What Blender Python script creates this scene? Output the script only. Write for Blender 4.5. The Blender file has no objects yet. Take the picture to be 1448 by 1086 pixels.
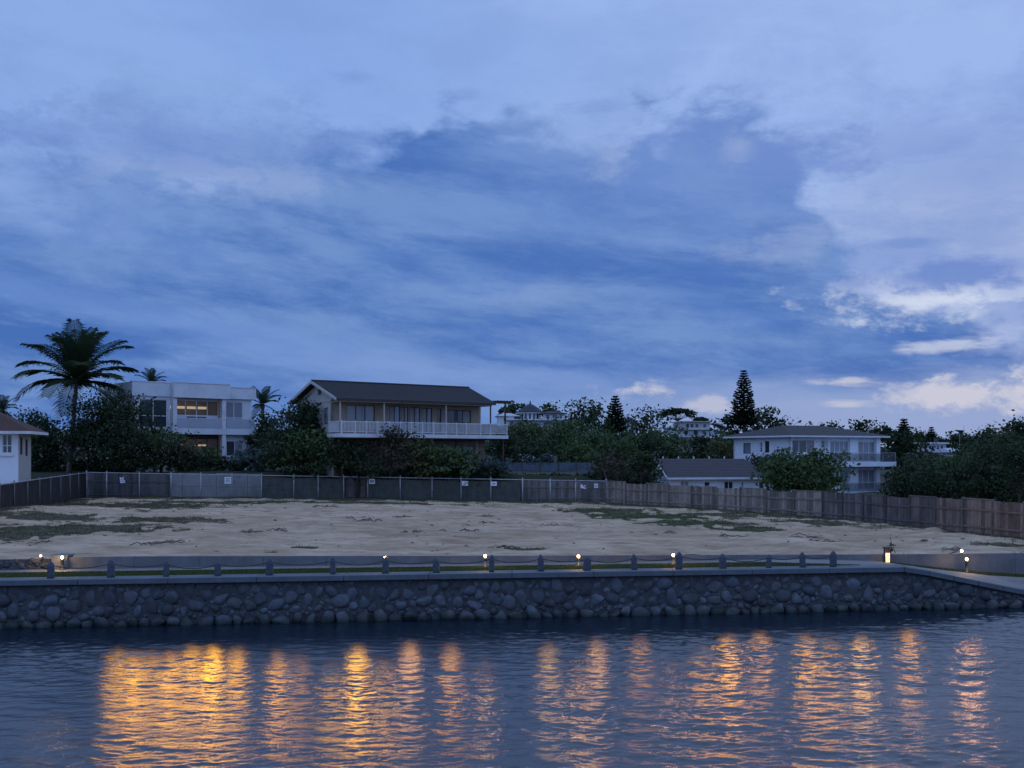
import bpy, math, random
import numpy as np
R = math.radians
rng = np.random.default_rng(7)
random.seed(7)
C = bpy.context.scene.collection
scene = bpy.context.scene
F, CX, CYH, CAMZ = 1500.0, 724.0, 640.0, 6.0      # focal length and horizon measured on the photograph, camera height above the water

def P(px, py, Y):                                  # where a sight line meets the depth Y
    return ((px - CX) / F * Y, Y, CAMZ - (py - CYH) / F * Y)
def PX(px, Y): return (px - CX) / F * Y
def PZ(py, Y): return CAMZ - (py - CYH) / F * Y
def ss(a, b, x):
    t = np.clip((np.asarray(x, float) - a) / (b - a), 0, 1)
    return t * t * (3 - 2 * t)

# ------------------------------------------------------------------ materials
def new_mat(name):
    m = bpy.data.materials.new(name); m.use_nodes = True
    nt = m.node_tree
    return m, nt, nt.nodes['Principled BSDF']
def mat(name, col, rough=0.8, col2=None, scale=3.0, bump=0.0, bscale=None, spec=0.3, metal=0.0, attr=None, detail=5.0, stretch=None, dirt=None):
    """principled surface: two noise-mixed base colours, optional bump, optional per-vertex tint attribute, optional blotchy dirt"""
    m, nt, b = new_mat(name)
    L = nt.links.new
    b.inputs['Roughness'].default_value = rough
    b.inputs['Metallic'].default_value = metal
    b.inputs['Specular IOR Level'].default_value = spec
    b.inputs['Base Color'].default_value = (*col, 1)
    tc = nt.nodes.new('ShaderNodeTexCoord')
    src = tc.outputs['Object']
    if stretch:
        mp = nt.nodes.new('ShaderNodeMapping'); mp.inputs['Scale'].default_value = stretch
        L(src, mp.inputs['Vector']); src = mp.outputs['Vector']
    out = None
    if col2 is not None:
        n = nt.nodes.new('ShaderNodeTexNoise'); n.inputs['Scale'].default_value = scale; n.inputs['Detail'].default_value = detail
        n.inputs['Roughness'].default_value = 0.65
        L(src, n.inputs['Vector'])
        r = nt.nodes.new('ShaderNodeValToRGB'); r.color_ramp.elements[0].position = .34; r.color_ramp.elements[1].position = .66
        r.color_ramp.elements[0].color = (*col, 1); r.color_ramp.elements[1].color = (*col2, 1)
        L(n.outputs['Fac'], r.inputs['Fac']); out = r.outputs['Color']
    if dirt is not None:
        n = nt.nodes.new('ShaderNodeTexNoise'); n.inputs['Scale'].default_value = scale * .35; n.inputs['Detail'].default_value = 6
        n.inputs['Roughness'].default_value = .7
        L(tc.outputs['Object'], n.inputs['Vector'])
        r = nt.nodes.new('ShaderNodeValToRGB'); r.color_ramp.elements[0].position = .48; r.color_ramp.elements[1].position = .72
        r.color_ramp.elements[0].color = (0, 0, 0, 1); r.color_ramp.elements[1].color = (.8, .8, .8, 1)
        L(n.outputs['Fac'], r.inputs['Fac'])
        mx = nt.nodes.new('ShaderNodeMix'); mx.data_type = 'RGBA'
        L(r.outputs['Color'], mx.inputs['Factor'])
        if out is not None: L(out, mx.inputs['A'])
        else: mx.inputs['A'].default_value = (*col, 1)
        mx.inputs['B'].default_value = (*dirt, 1)
        out = mx.outputs['Result']
    if attr:
        a = nt.nodes.new('ShaderNodeAttribute'); a.attribute_name = attr
        mx = nt.nodes.new('ShaderNodeMix'); mx.data_type = 'RGBA'; mx.blend_type = 'MULTIPLY'; mx.inputs['Factor'].default_value = 1
        if out is not None: L(out, mx.inputs['A'])
        else: mx.inputs['A'].default_value = (*col, 1)
        L(a.outputs['Color'], mx.inputs['B']); out = mx.outputs['Result']
    if out is not None: L(out, b.inputs['Base Color'])
    if bump:
        n = nt.nodes.new('ShaderNodeTexNoise'); n.inputs['Scale'].default_value = bscale or scale * 3; n.inputs['Detail'].default_value = 6
        L(src, n.inputs['Vector'])
        bp = nt.nodes.new('ShaderNodeBump'); bp.inputs['Strength'].default_value = 1; bp.inputs['Distance'].default_value = bump
        L(n.outputs['Fac'], bp.inputs['Height']); L(bp.outputs['Normal'], b.inputs['Normal'])
    return m
def emit(name, col, s):
    m, nt, b = new_mat(name)
    b.inputs['Base Color'].default_value = (*col, 1)
    b.inputs['Emission Color'].default_value = (*col, 1); b.inputs['Emission Strength'].default_value = s
    return m
def glass(name, col, rough=.06, alpha=None):
    m, nt, b = new_mat(name)
    b.inputs['Base Color'].default_value = (*col, 1); b.inputs['Roughness'].default_value = rough
    b.inputs['Specular IOR Level'].default_value = .6
    if alpha is not None:                                   # a clear sheet: part see-through, part mirror
        tr = nt.nodes.new('ShaderNodeBsdfTransparent'); mx = nt.nodes.new('ShaderNodeMixShader'); mx.inputs[0].default_value = alpha
        nt.links.new(tr.outputs[0], mx.inputs[1]); nt.links.new(b.outputs[0], mx.inputs[2])
        nt.links.new(mx.outputs[0], nt.nodes['Material Output'].inputs['Surface'])
    return m
def leaf_mat(name, col, col2, tr=.25):
    m, nt, b = new_mat(name)
    L = nt.links.new
    a = nt.nodes.new('ShaderNodeAttribute'); a.attribute_name = 'tint'
    r = nt.nodes.new('ShaderNodeValToRGB')
    r.color_ramp.elements[0].color = (*col, 1); r.color_ramp.elements[1].color = (*col2, 1)
    L(a.outputs['Fac'], r.inputs['Fac']); L(r.outputs['Color'], b.inputs['Base Color'])
    b.inputs['Roughness'].default_value = .65; b.inputs['Specular IOR Level'].default_value = .12
    t = nt.nodes.new('ShaderNodeBsdfTranslucent'); L(r.outputs['Color'], t.inputs['Color'])
    mx = nt.nodes.new('ShaderNodeMixShader'); mx.inputs[0].default_value = tr
    L(b.outputs[0], mx.inputs[1]); L(t.outputs[0], mx.inputs[2]); L(mx.outputs[0], nt.nodes['Material Output'].inputs['Surface'])
    return m

M = {}
M['white_wall'] = mat('white_wall', (.60, .64, .68), .85, (.54, .58, .63), 1.2, .004, 20, dirt=(.44, .46, .48))
M['bright_wall'] = mat('bright_wall', (.72, .76, .82), .8, (.67, .71, .78), 1.2, .004, 20, dirt=(.55, .58, .62))
M['grey_wall'] = mat('grey_wall', (.36, .37, .40), .9, (.30, .31, .34), 1.2, .006, 15)
M['tan_wall'] = mat('tan_wall', (.36, .295, .235), .85, (.30, .245, .195), 1.5, .006, 18, dirt=(.27, .21, .17))
M['cream_wall'] = mat('cream_wall', (.43, .42, .41), .85, (.38, .365, .355), 1.5, .006, 18, dirt=(.42, .38, .34))
M['dark_tile'] = mat('dark_tile', (.040, .038, .042), .8, (.027, .026, .030), 4, .02, 8, stretch=(1, 1, 6))
M['grey_tile'] = mat('grey_tile', (.075, .069, .075), .85, (.054, .050, .056), 4, .02, 8)
M['red_tile'] = mat('red_tile', (.085, .040, .032), .85, (.055, .03, .027), 5, .03, 9)
M['green_tile'] = mat('green_tile', (.035, .052, .06), .8, (.025, .038, .046), 3)
M['pale_roof'] = mat('pale_roof', (.45, .47, .52), .7, (.38, .40, .45), 2)
M['trim'] = mat('trim', (.62, .64, .68), .6, (.56, .58, .62), 3, dirt=(.42, .43, .45))
M['dark_frame'] = mat('dark_frame', (.035, .033, .033), .5)
M['brown_wood'] = mat('brown_wood', (.10, .07, .05), .8, (.06, .042, .032), 4)
M['white_frame'] = mat('white_frame', (.66, .68, .72), .5)
M['glass'] = glass('glass', (.035, .045, .06), .08)
M['pale_glass'] = glass('pale_glass', (.20, .23, .27), .15)
M['frosted_glass'] = glass('frosted_glass', (.42, .46, .54), .35, .72)
M['clear_glass'] = glass('clear_glass', (.10, .12, .14), .04, .45)
M['curtain'] = mat('curtain', (.34, .34, .35), .95, (.25, .25, .26), 9, stretch=(4, 4, .1))
M['room'] = mat('room', (.55, .47, .36), .95)
M['metal'] = mat('metal', (.42, .43, .45), .55, (.32, .32, .33), 6, metal=.2, dirt=(.16, .12, .10))
M['board'] = mat('board', (.37, .325, .27), .9, (.25, .215, .18), 2.2, .008, 25, stretch=(5, 5, .5), attr='tint', dirt=(.14, .115, .10))
M['concrete'] = mat('concrete', (.17, .175, .185), .9, (.125, .13, .138), 1.6, .008, 12, dirt=(.10, .105, .10))
M['coping'] = mat('coping', (.115, .135, .155), .8, (.085, .10, .118), 2.2, .010, 14, dirt=(.085, .10, .12))
M['path'] = mat('path', (.19, .185, .18), .8, (.14, .14, .14), 1.6, .006, 18, dirt=(.11, .11, .11))
M['mortar'] = mat('mortar', (.074, .078, .084), .95, (.044, .047, .050), 5, .02, 14)
M['stone'] = mat('stone', (.108, .122, .146), .75, (.066, .075, .09), 5, .012, 16, attr='tint', dirt=(.045, .052, .042))
M['post_stone'] = mat('post_stone', (.085, .10, .125), .85, (.045, .054, .07), 9, .012, 22, dirt=(.06, .07, .07))
M['rope'] = mat('rope', (.05, .05, .055), .9)
M['wire'] = mat('wire', (.10, .105, .11), .6)
M['pipe'] = mat('pipe', (.16, .165, .17), .6, (.11, .115, .12), 6)
M['dark_cloth'] = mat('dark_cloth', (.030, .030, .032), .95, (.018, .018, .02), 2, .01, 8)
M['back_concrete'] = mat('back_concrete', (.29, .285, .285), .9, (.22, .22, .22), 1.3, .008, 12, dirt=(.13, .125, .12))
M['sign'] = mat('sign', (.74, .74, .80), .6, (.66, .66, .72), 5)
M['ink'] = mat('ink', (.04, .05, .11), .8)
M['cloth'] = mat('cloth', (.095, .102, .092), .95, (.060, .068, .060), 2, .01, 8)
M['blue_sheet'] = mat('blue_sheet', (.11, .145, .19), .7, (.075, .10, .135), 2, dirt=(.05, .06, .07))
M['bark'] = mat('bark', (.075, .062, .052), .95, (.04, .034, .03), 6, .02, 12)
M['palm_bark'] = mat('palm_bark', (.13, .115, .10), .95, (.075, .066, .06), 5, .02, 14, stretch=(.6, .6, 5))
M['lamp_body'] = mat('lamp_body', (.045, .05, .055), .5, (.03, .033, .036), 8)
M['lamp_glow'] = emit('lamp_glow', (1.0, .66, .30), 26)
M['lamp_panel'] = emit('lamp_panel', (1.0, .60, .30), 1.2)
M['room_lamp'] = emit('room_lamp', (1.0, .76, .48), 1.35)
M['leaf_dark'] = leaf_mat('leaf_dark', (.014, .025, .013), (.052, .078, .036))
M['leaf_mid'] = leaf_mat('leaf_mid', (.026, .050, .020), (.095, .14, .052))
M['leaf_olive'] = leaf_mat('leaf_olive', (.030, .040, .014), (.10, .11, .044))
M['leaf_brown'] = leaf_mat('leaf_brown', (.034, .030, .020), (.085, .076, .052))
M['leaf_blue'] = leaf_mat('leaf_blue', (.025, .042, .038), (.085, .12, .115))
M['leaf_palm'] = leaf_mat('leaf_palm', (.016, .034, .016), (.060, .088, .036))
M['petal'] = leaf_mat('petal', (.45, .45, .48), (.7, .7, .75))
M['blossom'] = leaf_mat('blossom', (.25, .14, .05), (.45, .30, .12))
M['grass'] = leaf_mat('grass', (.040, .062, .020), (.11, .14, .05))
M['dry_grass'] = leaf_mat('dry_grass', (.050, .048, .028), (.13, .115, .07))

# ------------------------------------------------------------------ mesh building
class MB:
    def __init__(s): s.v, s.f, s.t = [], [], []
    def add(s, vs, fs, tint=None):
        o = len(s.v); s.v.extend(vs); s.f.extend([tuple(i + o for i in f) for f in fs])
        if tint is not None: s.t.extend([tint] * len(vs))
        return s
    def box(s, x0, x1, y0, y1, z0, z1, fr=None, tint=None):
        vs = [(x, y, z) for z in (z0, z1) for x, y in ((x0, y0), (x1, y0), (x1, y1), (x0, y1))]
        if fr: vs = [fr(*v) for v in vs]
        return s.add(vs, [(0, 3, 2, 1), (4, 5, 6, 7), (0, 1, 5, 4), (1, 2, 6, 5), (2, 3, 7, 6), (3, 0, 4, 7)], tint)
    def tube(s, pts, rads, n=6, tint=None):
        pts = [np.array(p, float) for p in pts]
        if not hasattr(rads, '__len__'): rads = [rads] * len(pts)
        vs, fs = [], []
        for i, p in enumerate(pts):
            d = pts[min(i + 1, len(pts) - 1)] - pts[max(i - 1, 0)]; d = d / (np.linalg.norm(d) + 1e-9)
            a = np.array((0, 0, 1.)) if abs(d[2]) < .9 else np.array((1., 0, 0))
            u = np.cross(d, a); u /= np.linalg.norm(u); w = np.cross(d, u)
            for k in range(n):
                t = 2 * math.pi * k / n
                vs.append(tuple(p + rads[i] * (math.cos(t) * u + math.sin(t) * w)))
        for i in range(len(pts) - 1):
            for k in range(n):
                fs.append((i * n + k, i * n + (k + 1) % n, (i + 1) * n + (k + 1) % n, (i + 1) * n + k))
        fs.append(tuple(range(n - 1, -1, -1))); fs.append(tuple((len(pts) - 1) * n + k for k in range(n)))
        return s.add(vs, fs, tint)
    def lathe(s, c, prof, n=12, tint=None):
        vs, fs = [], []
        for r, z in prof:
            for k in range(n):
                t = 2 * math.pi * k / n
                vs.append((c[0] + r * math.cos(t), c[1] + r * math.sin(t), c[2] + z))
        m = len(prof)
        for i in range(m - 1):
            for k in range(n): fs.append((i * n + k, i * n + (k + 1) % n, (i + 1) * n + (k + 1) % n, (i + 1) * n + k))
        fs.append(tuple(range(n - 1, -1, -1))); fs.append(tuple((m - 1) * n + k for k in range(n)))
        return s.add(vs, fs, tint)
    def slab(s, top, th, tint=None):
        """a sheet (polygon in space) given a vertical thickness"""
        n = len(top)
        vs = list(top) + [(x, y, z - th) for x, y, z in top]
        fs = [tuple(range(n)), tuple(range(2 * n - 1, n - 1, -1))] + [(i, i + n, (i + 1) % n + n, (i + 1) % n) for i in range(n)]
        return s.add(vs, fs, tint)
    def build(s, name, m, parent=None, root=None, smooth=False):
        off = np.array(root.location if root else (0, 0, 0))
        me = bpy.data.meshes.new(name)
        me.from_pydata([tuple(np.array(v) - off) for v in s.v], [], s.f)
        if s.t and len(s.t) == len(s.v):
            at = me.attributes.new('tint', 'FLOAT_COLOR', 'POINT')
            col = np.ones((len(s.v), 4), np.float32); tt = np.array(s.t, np.float32)
            col[:, :3] = tt if tt.ndim == 2 else tt[:, None]
            at.data.foreach_set('color', col.ravel())
        return finish(name, me, m, parent, smooth)
def finish(name, me, m, parent=None, smooth=False):
    if smooth: me.polygons.foreach_set('use_smooth', [True] * len(me.polygons))
    me.materials.append(m)
    me.update()
    o = bpy.data.objects.new(name, me); C.objects.link(o)
    if parent: o.parent = parent
    return o
def arr_mesh(name, V, Fq, m, parent=None, root=None, tint=None, smooth=False):
    """numpy vertices (n,3) and faces (k,3 or 4) to one object"""
    if root is not None: V = V - np.array(root.location)
    me = bpy.data.meshes.new(name)
    n, k, w = len(V), len(Fq), Fq.shape[1]
    me.vertices.add(n); me.vertices.foreach_set('co', np.ascontiguousarray(V, np.float32).ravel())
    me.loops.add(k * w); me.loops.foreach_set('vertex_index', np.ascontiguousarray(Fq, np.int32).ravel())
    me.polygons.add(k); me.polygons.foreach_set('loop_start', np.arange(0, k * w, w, dtype=np.int32))
    if tint is not None:
        tint = np.asarray(tint, np.float32)
        at = me.attributes.new('tint', 'FLOAT_COLOR', 'POINT')
        col = np.ones((n, 4), np.float32); col[:, :3] = tint if tint.ndim == 2 else tint[:, None]
        at.data.foreach_set('color', col.ravel())
    me.update(calc_edges=True)
    return finish(name, me, m, parent, smooth)
def grid_faces(nx, ny):
    i = np.arange(nx * ny).reshape(ny, nx)
    return np.stack([i[:-1, :-1], i[:-1, 1:], i[1:, 1:], i[1:, :-1]], -1).reshape(-1, 4)
def tag(o, label, cat, group=None, kind=None):
    if label: o['label'] = label
    if cat: o['category'] = cat
    if group: o['group'] = group
    if kind: o['kind'] = kind
    return o
def thing(name, label, cat, loc, group=None):
    o = bpy.data.objects.new(name, None); C.objects.link(o); o.location = loc; o.empty_display_size = .5
    return tag(o, label, cat, group)
ORD = ['first', 'second', 'third', 'fourth', 'fifth', 'sixth', 'seventh', 'eighth', 'ninth', 'tenth', 'eleventh', 'twelfth', 'thirteenth', 'fourteenth', 'fifteenth', 'sixteenth', 'seventeenth']

# ------------------------------------------------------------------ the lie of the land
def Yw(X): return 38.6 + .131 * np.clip(X, -60, 60)                  # face of the seawall at the water
def zc(X): return np.interp(X, [-99, 15.2, 19.9, 25, 99], [1.63, 1.63, .66, .30, .30])   # top of its coping
def Yl(X): return Yw(X) + 4.0                                         # the low wall behind the path
def zlw(X): return np.interp(X, [-99, -14, 2, 18, 99], [2.0, 2.0, 1.82, 1.68, 1.6])
_ph = rng.uniform(0, 6.28, 40); _an = rng.uniform(0, 6.28, 40)
def wob(X, Y, lam, k0=0, n=8):
    r = 0
    for i in range(n):
        l = lam * (.6 + .8 * ((i * .37) % 1)); a = _an[k0 + i]
        r = r + np.sin((X * math.cos(a) + Y * math.sin(a)) * 2 * math.pi / l + _ph[k0 + i])
    return r / math.sqrt(n)
def zlot(X, Y):
    X = np.asarray(X, float); Y = np.asarray(Y, float)
    z = zlw(X) - .05 + .18 * ss(0, 9, Y - Yl(X)) + .45 * np.exp(-((X + 31) ** 2 / 50 + (Y - 64) ** 2 / 90)) - .15 * ss(14, 26, X)
    f = ss(0, 3, Y - Yl(X))
    return z + f * (.05 * wob(X, Y, 9) + .035 * wob(X, Y * 1.7, 3.5, 8) + .012 * wob(X, Y * 2, 1.1, 16))
def Yb(X): return np.interp(X, [-36.9, 7.7], [93.0, 88.0])            # wall behind the wire fence, edge of the higher ground
def zhill(X, Y):
    X = np.asarray(X, float); Y = np.asarray(Y, float)
    base = 4.3 - 2.5 * ss(6, 11, X)
    A = np.interp(X, [-120, -30, 0, 70, 110, 300], [7, 8, 9.5, 7.5, 4, 4])
    return base + A * ss(110, 290, Y) + .2 * wob(X, Y, 30, 24)
# ------------------------------------------------------------------ camera
cam = bpy.data.objects.new('camera', bpy.data.cameras.new('camera')); C.objects.link(cam)
cam.location = (0, 0, CAMZ); cam.rotation_euler = (R(90), 0, 0)
cam.data.sensor_width = 36; cam.data.lens = 36 * F / 1448; cam.data.shift_y = (CYH - 543) / 1448
cam.data.clip_end = 6000; cam.data.clip_start = .5
scene.camera = cam
scene.view_settings.view_transform = 'Standard'; scene.view_settings.look = 'None'; scene.view_settings.exposure = 0; scene.view_settings.gamma = 1
scene.render.engine = 'CYCLES'
cy = scene.cycles
cy.use_denoising = True
try: cy.denoiser = 'OPENIMAGEDENOISE'
except Exception: pass
cy.max_bounces = 6; cy.diffuse_bounces = 3; cy.glossy_bounces = 3; cy.transmission_bounces = 3; cy.transparent_max_bounces = 8
cy.caustics_reflective = False; cy.caustics_refractive = False; cy.sample_clamp_indirect = 4
scene.render.film_transparent = False

# ------------------------------------------------------------------ dusk sky with broken cloud, a function of direction only
W = bpy.data.worlds.new('World'); scene.world = W; W.use_nodes = True
nt = W.node_tree; nt.nodes.clear(); LK = nt.links.new
class S:                                             # a scalar socket with arithmetic
    def __init__(s, o): s.o = o
    def __add__(s, b): return op('ADD', s, b)
    def __radd__(s, b): return op('ADD', s, b)
    def __sub__(s, b): return op('SUBTRACT', s, b)
    def __rsub__(s, b): return op('SUBTRACT', b, s)
    def __mul__(s, b): return op('MULTIPLY', s, b)
    def __rmul__(s, b): return op('MULTIPLY', s, b)
    def __truediv__(s, b): return op('DIVIDE', s, b)
def op(k, *a, clamp=False):
    n = nt.nodes.new('ShaderNodeMath'); n.operation = k; n.use_clamp = clamp
    for i, v in enumerate(a):
        if isinstance(v, S): LK(v.o, n.inputs[i])
        else: n.inputs[i].default_value = v
    return S(n.outputs[0])
def smooth(a, b, x):
    n = nt.nodes.new('ShaderNodeMapRange'); n.interpolation_type = 'SMOOTHSTEP'
    LK(x.o, n.inputs['Value'])
    for k, v in (('From Min', a), ('From Max', b)):
        if isinstance(v, S): LK(v.o, n.inputs[k])
        else: n.inputs[k].default_value = v
    return S(n.outputs['Result'])
def vec(a, b, c=0.0):
    n = nt.nodes.new('ShaderNodeCombineXYZ')
    for i, v in enumerate((a, b, c)):
        if isinstance(v, S): LK(v.o, n.inputs[i])
        else: n.inputs[i].default_value = v
    return n.outputs[0]
def noise(v, scale, detail=6, rough=.55, dist=0.0):
    n = nt.nodes.new('ShaderNodeTexNoise'); n.inputs['Scale'].default_value = scale; n.inputs['Detail'].default_value = detail
    n.inputs['Roughness'].default_value = rough; n.inputs['Distortion'].default_value = dist
    LK(v, n.inputs['Vector']); return S(n.outputs['Fac'])
def curve(x, pts, lo, hi):
    """piecewise curve of x in [0,1]"""
    n = nt.nodes.new('ShaderNodeFloatCurve'); c = n.mapping.curves[0]
    while len(c.points) > 2: c.points.remove(c.points[1])
    pts = sorted(pts)
    c.points[0].location = pts[0]; c.points[-1].location = pts[-1]
    for p in pts[1:-1]: c.points.new(*p)
    for p in c.points: p.handle_type = 'AUTO_CLAMPED'
    n.mapping.update(); LK(x.o, n.inputs['Value']); return S(n.outputs['Value'])
def mixc(f, a, b):
    n = nt.nodes.new('ShaderNodeMix'); n.data_type = 'RGBA'
    if isinstance(f, S): LK(f.o, n.inputs['Factor'])
    else: n.inputs['Factor'].default_value = f
    for k, v in (('A', a), ('B', b)):
        if isinstance(v, tuple): n.inputs[k].default_value = (*v, 1)
        else: LK(v, n.inputs[k])
    return n.outputs['Result']
tc = nt.nodes.new('ShaderNodeTexCoord')
nm = nt.nodes.new('ShaderNodeVectorMath'); nm.operation = 'NORMALIZE'; LK(tc.outputs['Generated'], nm.inputs[0])
sp = nt.nodes.new('ShaderNodeSeparateXYZ'); LK(nm.outputs[0], sp.inputs[0])
dx, dy, dz = S(sp.outputs[0]), S(sp.outputs[1]), S(sp.outputs[2])
az = op('ARCTAN2', dx, dy); el = op('ARCSINE', dz)
def AZ(px): return math.atan((px - CX) / F)
def EL(px, py): return math.atan((CYH - py) / F * math.cos(AZ(px)))
# fields (all of them functions of the direction alone)
def N3(sx, sy, seed, scale=1.0, det=7, rough=.56, dist=.3, shear=0.0, u=None, v=None):
    u = az if u is None else u; v = el if v is None else v
    return noise(vec(u * sx, (v + u * shear) * sy, seed), scale, det, rough, dist)
wx = N3(5, 11, 21.0, 1, 3) - .5
wy = N3(5, 11, 33.0, 1, 3) - .5
uw, vw = az + wx * .06, el + wy * .02                                # gently folded coordinates
bands = N3(3.8, 15, 2.0, 1, 10, .66, .0, .12, uw, vw)
bands2 = N3(7.5, 30, 5.0, 1, 8, .66, .0, .10, uw, vw)
puff = N3(7, 14, 1.3, 1.4, 10, .64, .05, 0, uw, vw)
puff2 = N3(14, 26, 7.7, 1.4, 9, .66, .05, 0, uw, vw)
soft = N3(2.6, 7, 4.1, 1.0, 5, .5, .2, 0, uw, vw)
wisp = N3(12, 55, 9.2, 1.2, 7, .62, .2, .04, uw, vw)
bl = N3(9, 17, 14.4, 1.0, 4, .5, .1, 0, uw, vw)
billow = op('ABSOLUTE', bl - .5) * 2.0 + (puff2 - .5) * .35     # rounded cumulus heads
fine = bands2
A0, A1 = -.75, .75
def ax(px): return (AZ(px) - A0) / (A1 - A0)
azn = op('MULTIPLY_ADD', az + (puff - .5) * .10 + (puff2 - .5) * .05, 1 / (A1 - A0), -A0 / (A1 - A0), clamp=True)
azp = op('MULTIPLY_ADD', az, 1 / (A1 - A0), -A0 / (A1 - A0), clamp=True)
E1 = .5
top = [(-500, 270), (0, 272), (150, 258), (300, 248), (430, 235), (490, 205), (560, 178), (700, 178), (820, 190), (870, 205), (910, 180), (1000, 178), (1080, 200), (1140, 268), (1175, 330), (1205, 372), (1250, 412),
       (1330, 446), (1448, 446), (1800, 430)]
topc = curve(azn, [(ax(p), EL(p, y) / E1) for p, y in top], 0, 1) * E1
bott = [(-500, 660), (0, 640), (300, 600), (480, 556), (650, 546), (800, 542), (950, 548), (1100, 540), (1230, 545), (1330, 530), (1448, 524), (1800, 516)]
botc = curve(azp, [(ax(p), max(EL(p, y), 0) / E1) for p, y in bott], 0, 1) * E1
edge = topc - el + (puff - .5) * .12 + (.16 - billow) * .11
leftness = smooth(AZ(620), AZ(380), az)
soft_w = .022 + .045 * leftness
bank = smooth(0 - soft_w, soft_w, edge)
under = smooth(-.020, .022, el - botc + (bands2 - .5) * .05 + (wisp - .5) * .04)
dark = bank * under
# colours
lit = mixc(smooth(.32, .68, soft), (.255, .40, .80), (.345, .495, .86))
lit = mixc(smooth(AZ(300), AZ(1250), az) * .75, lit, (.385, .51, .87))
lilac = smooth(AZ(1020), AZ(1330), az) * smooth(EL(1300, 130), EL(1300, 330), el)
lit = mixc(lilac * .85, lit, (.405, .47, .74))
lit = mixc(smooth(.42, .68, puff) * (smooth(EL(724, 40), EL(724, 230), el) * .35 + .25), lit, (.215, .325, .66))
lit = mixc(smooth(.45, .62, bands) * .22, lit, (.25, .37, .72))
lit = mixc(smooth(.46, .64, bands) * smooth(EL(1300, 60), EL(1300, 260), el) * .55, lit, (.245, .345, .69))
lit = mixc(smooth(.44, .62, soft) * leftness * .5, lit, (.195, .315, .68))
lit = mixc(smooth(.50, .60, puff2) * smooth(EL(724, 90), EL(724, 260), el) * leftness * .55, lit, (.17, .28, .63))
low = mixc(smooth(.35, .65, bands2), (.115, .235, .57), (.195, .32, .64))
low = mixc(smooth(AZ(620), AZ(1200), az) * .85, low, (.335, .405, .66))
low = mixc(smooth(.50, .68, bands) * smooth(AZ(700), AZ(1100), az) * .6, low, (.225, .315, .66))
tone = bands * .65 + bands2 * .15 + soft * .20
bankc = mixc(smooth(.40, .59, tone), (.062, .160, .480), (.172, .294, .615))
bankc = mixc(smooth(.55, .72, bands2) * .40, bankc, (.215, .335, .68))
bankc = mixc(smooth(.48, .66, puff) * .45, bankc, (.085, .195, .56))
upr = smooth(AZ(440), AZ(1100), az) * smooth(EL(900, 420), EL(900, 210), el)
bankc = mixc(upr * .55, bankc, (.20, .31, .665))
bankc = mixc(upr * smooth(.44, .62, puff2) * .45, bankc, (.13, .24, .61))
col = mixc(smooth(-.01, .03, el - botc + (fine - .5) * .03 ), low, lit)
col = mixc(dark, col, bankc)
# long pale streak sloping down across the left of the bank
sl = el - (EL(300, 470) - (az - AZ(300)) * .19) + (bands2 - .5) * .05
col = mixc(smooth(.026, .0, op('ABSOLUTE', sl)) * smooth(AZ(660), AZ(380), az) * .55, col, (.185, .310, .68))
sl = el - (EL(600, 522) - (az - AZ(600)) * .10) + (bands2 - .5) * .04
col = mixc(smooth(.016, .0, op('ABSOLUTE', sl)) * smooth(AZ(380), AZ(560), az) * smooth(AZ(900), AZ(760), az) * .6, col, (.235, .345, .69))
# bright gaps in the cloud
def gap(px, py, rx, ry, k, edge_n, w=5.0):
    n = (az - AZ(px)) / (rx / F); m = (el - EL(px, py)) / (ry / F)
    d = op('SQRT', n * n + m * m)
    return smooth(1.6, .1, d + (edge_n - .5) * w) * k
g = gap(1330, 420, 100, 24, .80, puff2, 6.0)
for a in ((1425, 408, 60, 22, .75, puff2, 6.0), (1250, 402, 30, 12, .4, puff2, 6.0), (1330, 490, 46, 7, .6, wisp), (1415, 555, 110, 19, .72, puff2, 7.5), (1306, 557, 50, 14, .6, puff2, 7.0),
          (896, 551, 44, 10, .75, puff2, 6), (1003, 572, 36, 10, .5, puff2, 6), (1186, 541, 36, 5, .65, wisp), (1198, 572, 26, 5, .5, wisp), (320, 250, 130, 26, .16, puff2), (190, 235, 60, 16, .16, puff2), (1110, 345, 70, 22, .14, puff2), (740, 420, 60, 30, .06, puff), (870, 228, 34, 26, .16, puff2), (1045, 210, 18, 22, .2, puff2)):
    g = op('MAXIMUM', g, gap(*a))
warm = mixc(smooth(EL(1300, 470), EL(1300, 560), el), (.74, .765, .90), (.74, .68, .74))
col = mixc(g, col, warm)
# small dark clouds
for a in ((1340, 388, 95, 20, .95, puff2), (1290, 343, 55, 6, .6, wisp), (1432, 402, 26, 14, .7, puff2), (1130, 228, 80, 32, .75, puff2), (945, 190, 60, 20, .6, puff2), (250, 210, 150, 34, .40, puff2), (60, 185, 70, 16, .35, puff2), (480, 205, 50, 16, .35, puff2),
          (1380, 235, 110, 36, .35, puff), (500, 108, 30, 7, .3, puff2), (645, 135, 24, 7, .3, puff2), (840, 152, 40, 8, .3, puff2)):
    col = mixc(gap(*a), col, (.165, .265, .62))
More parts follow.
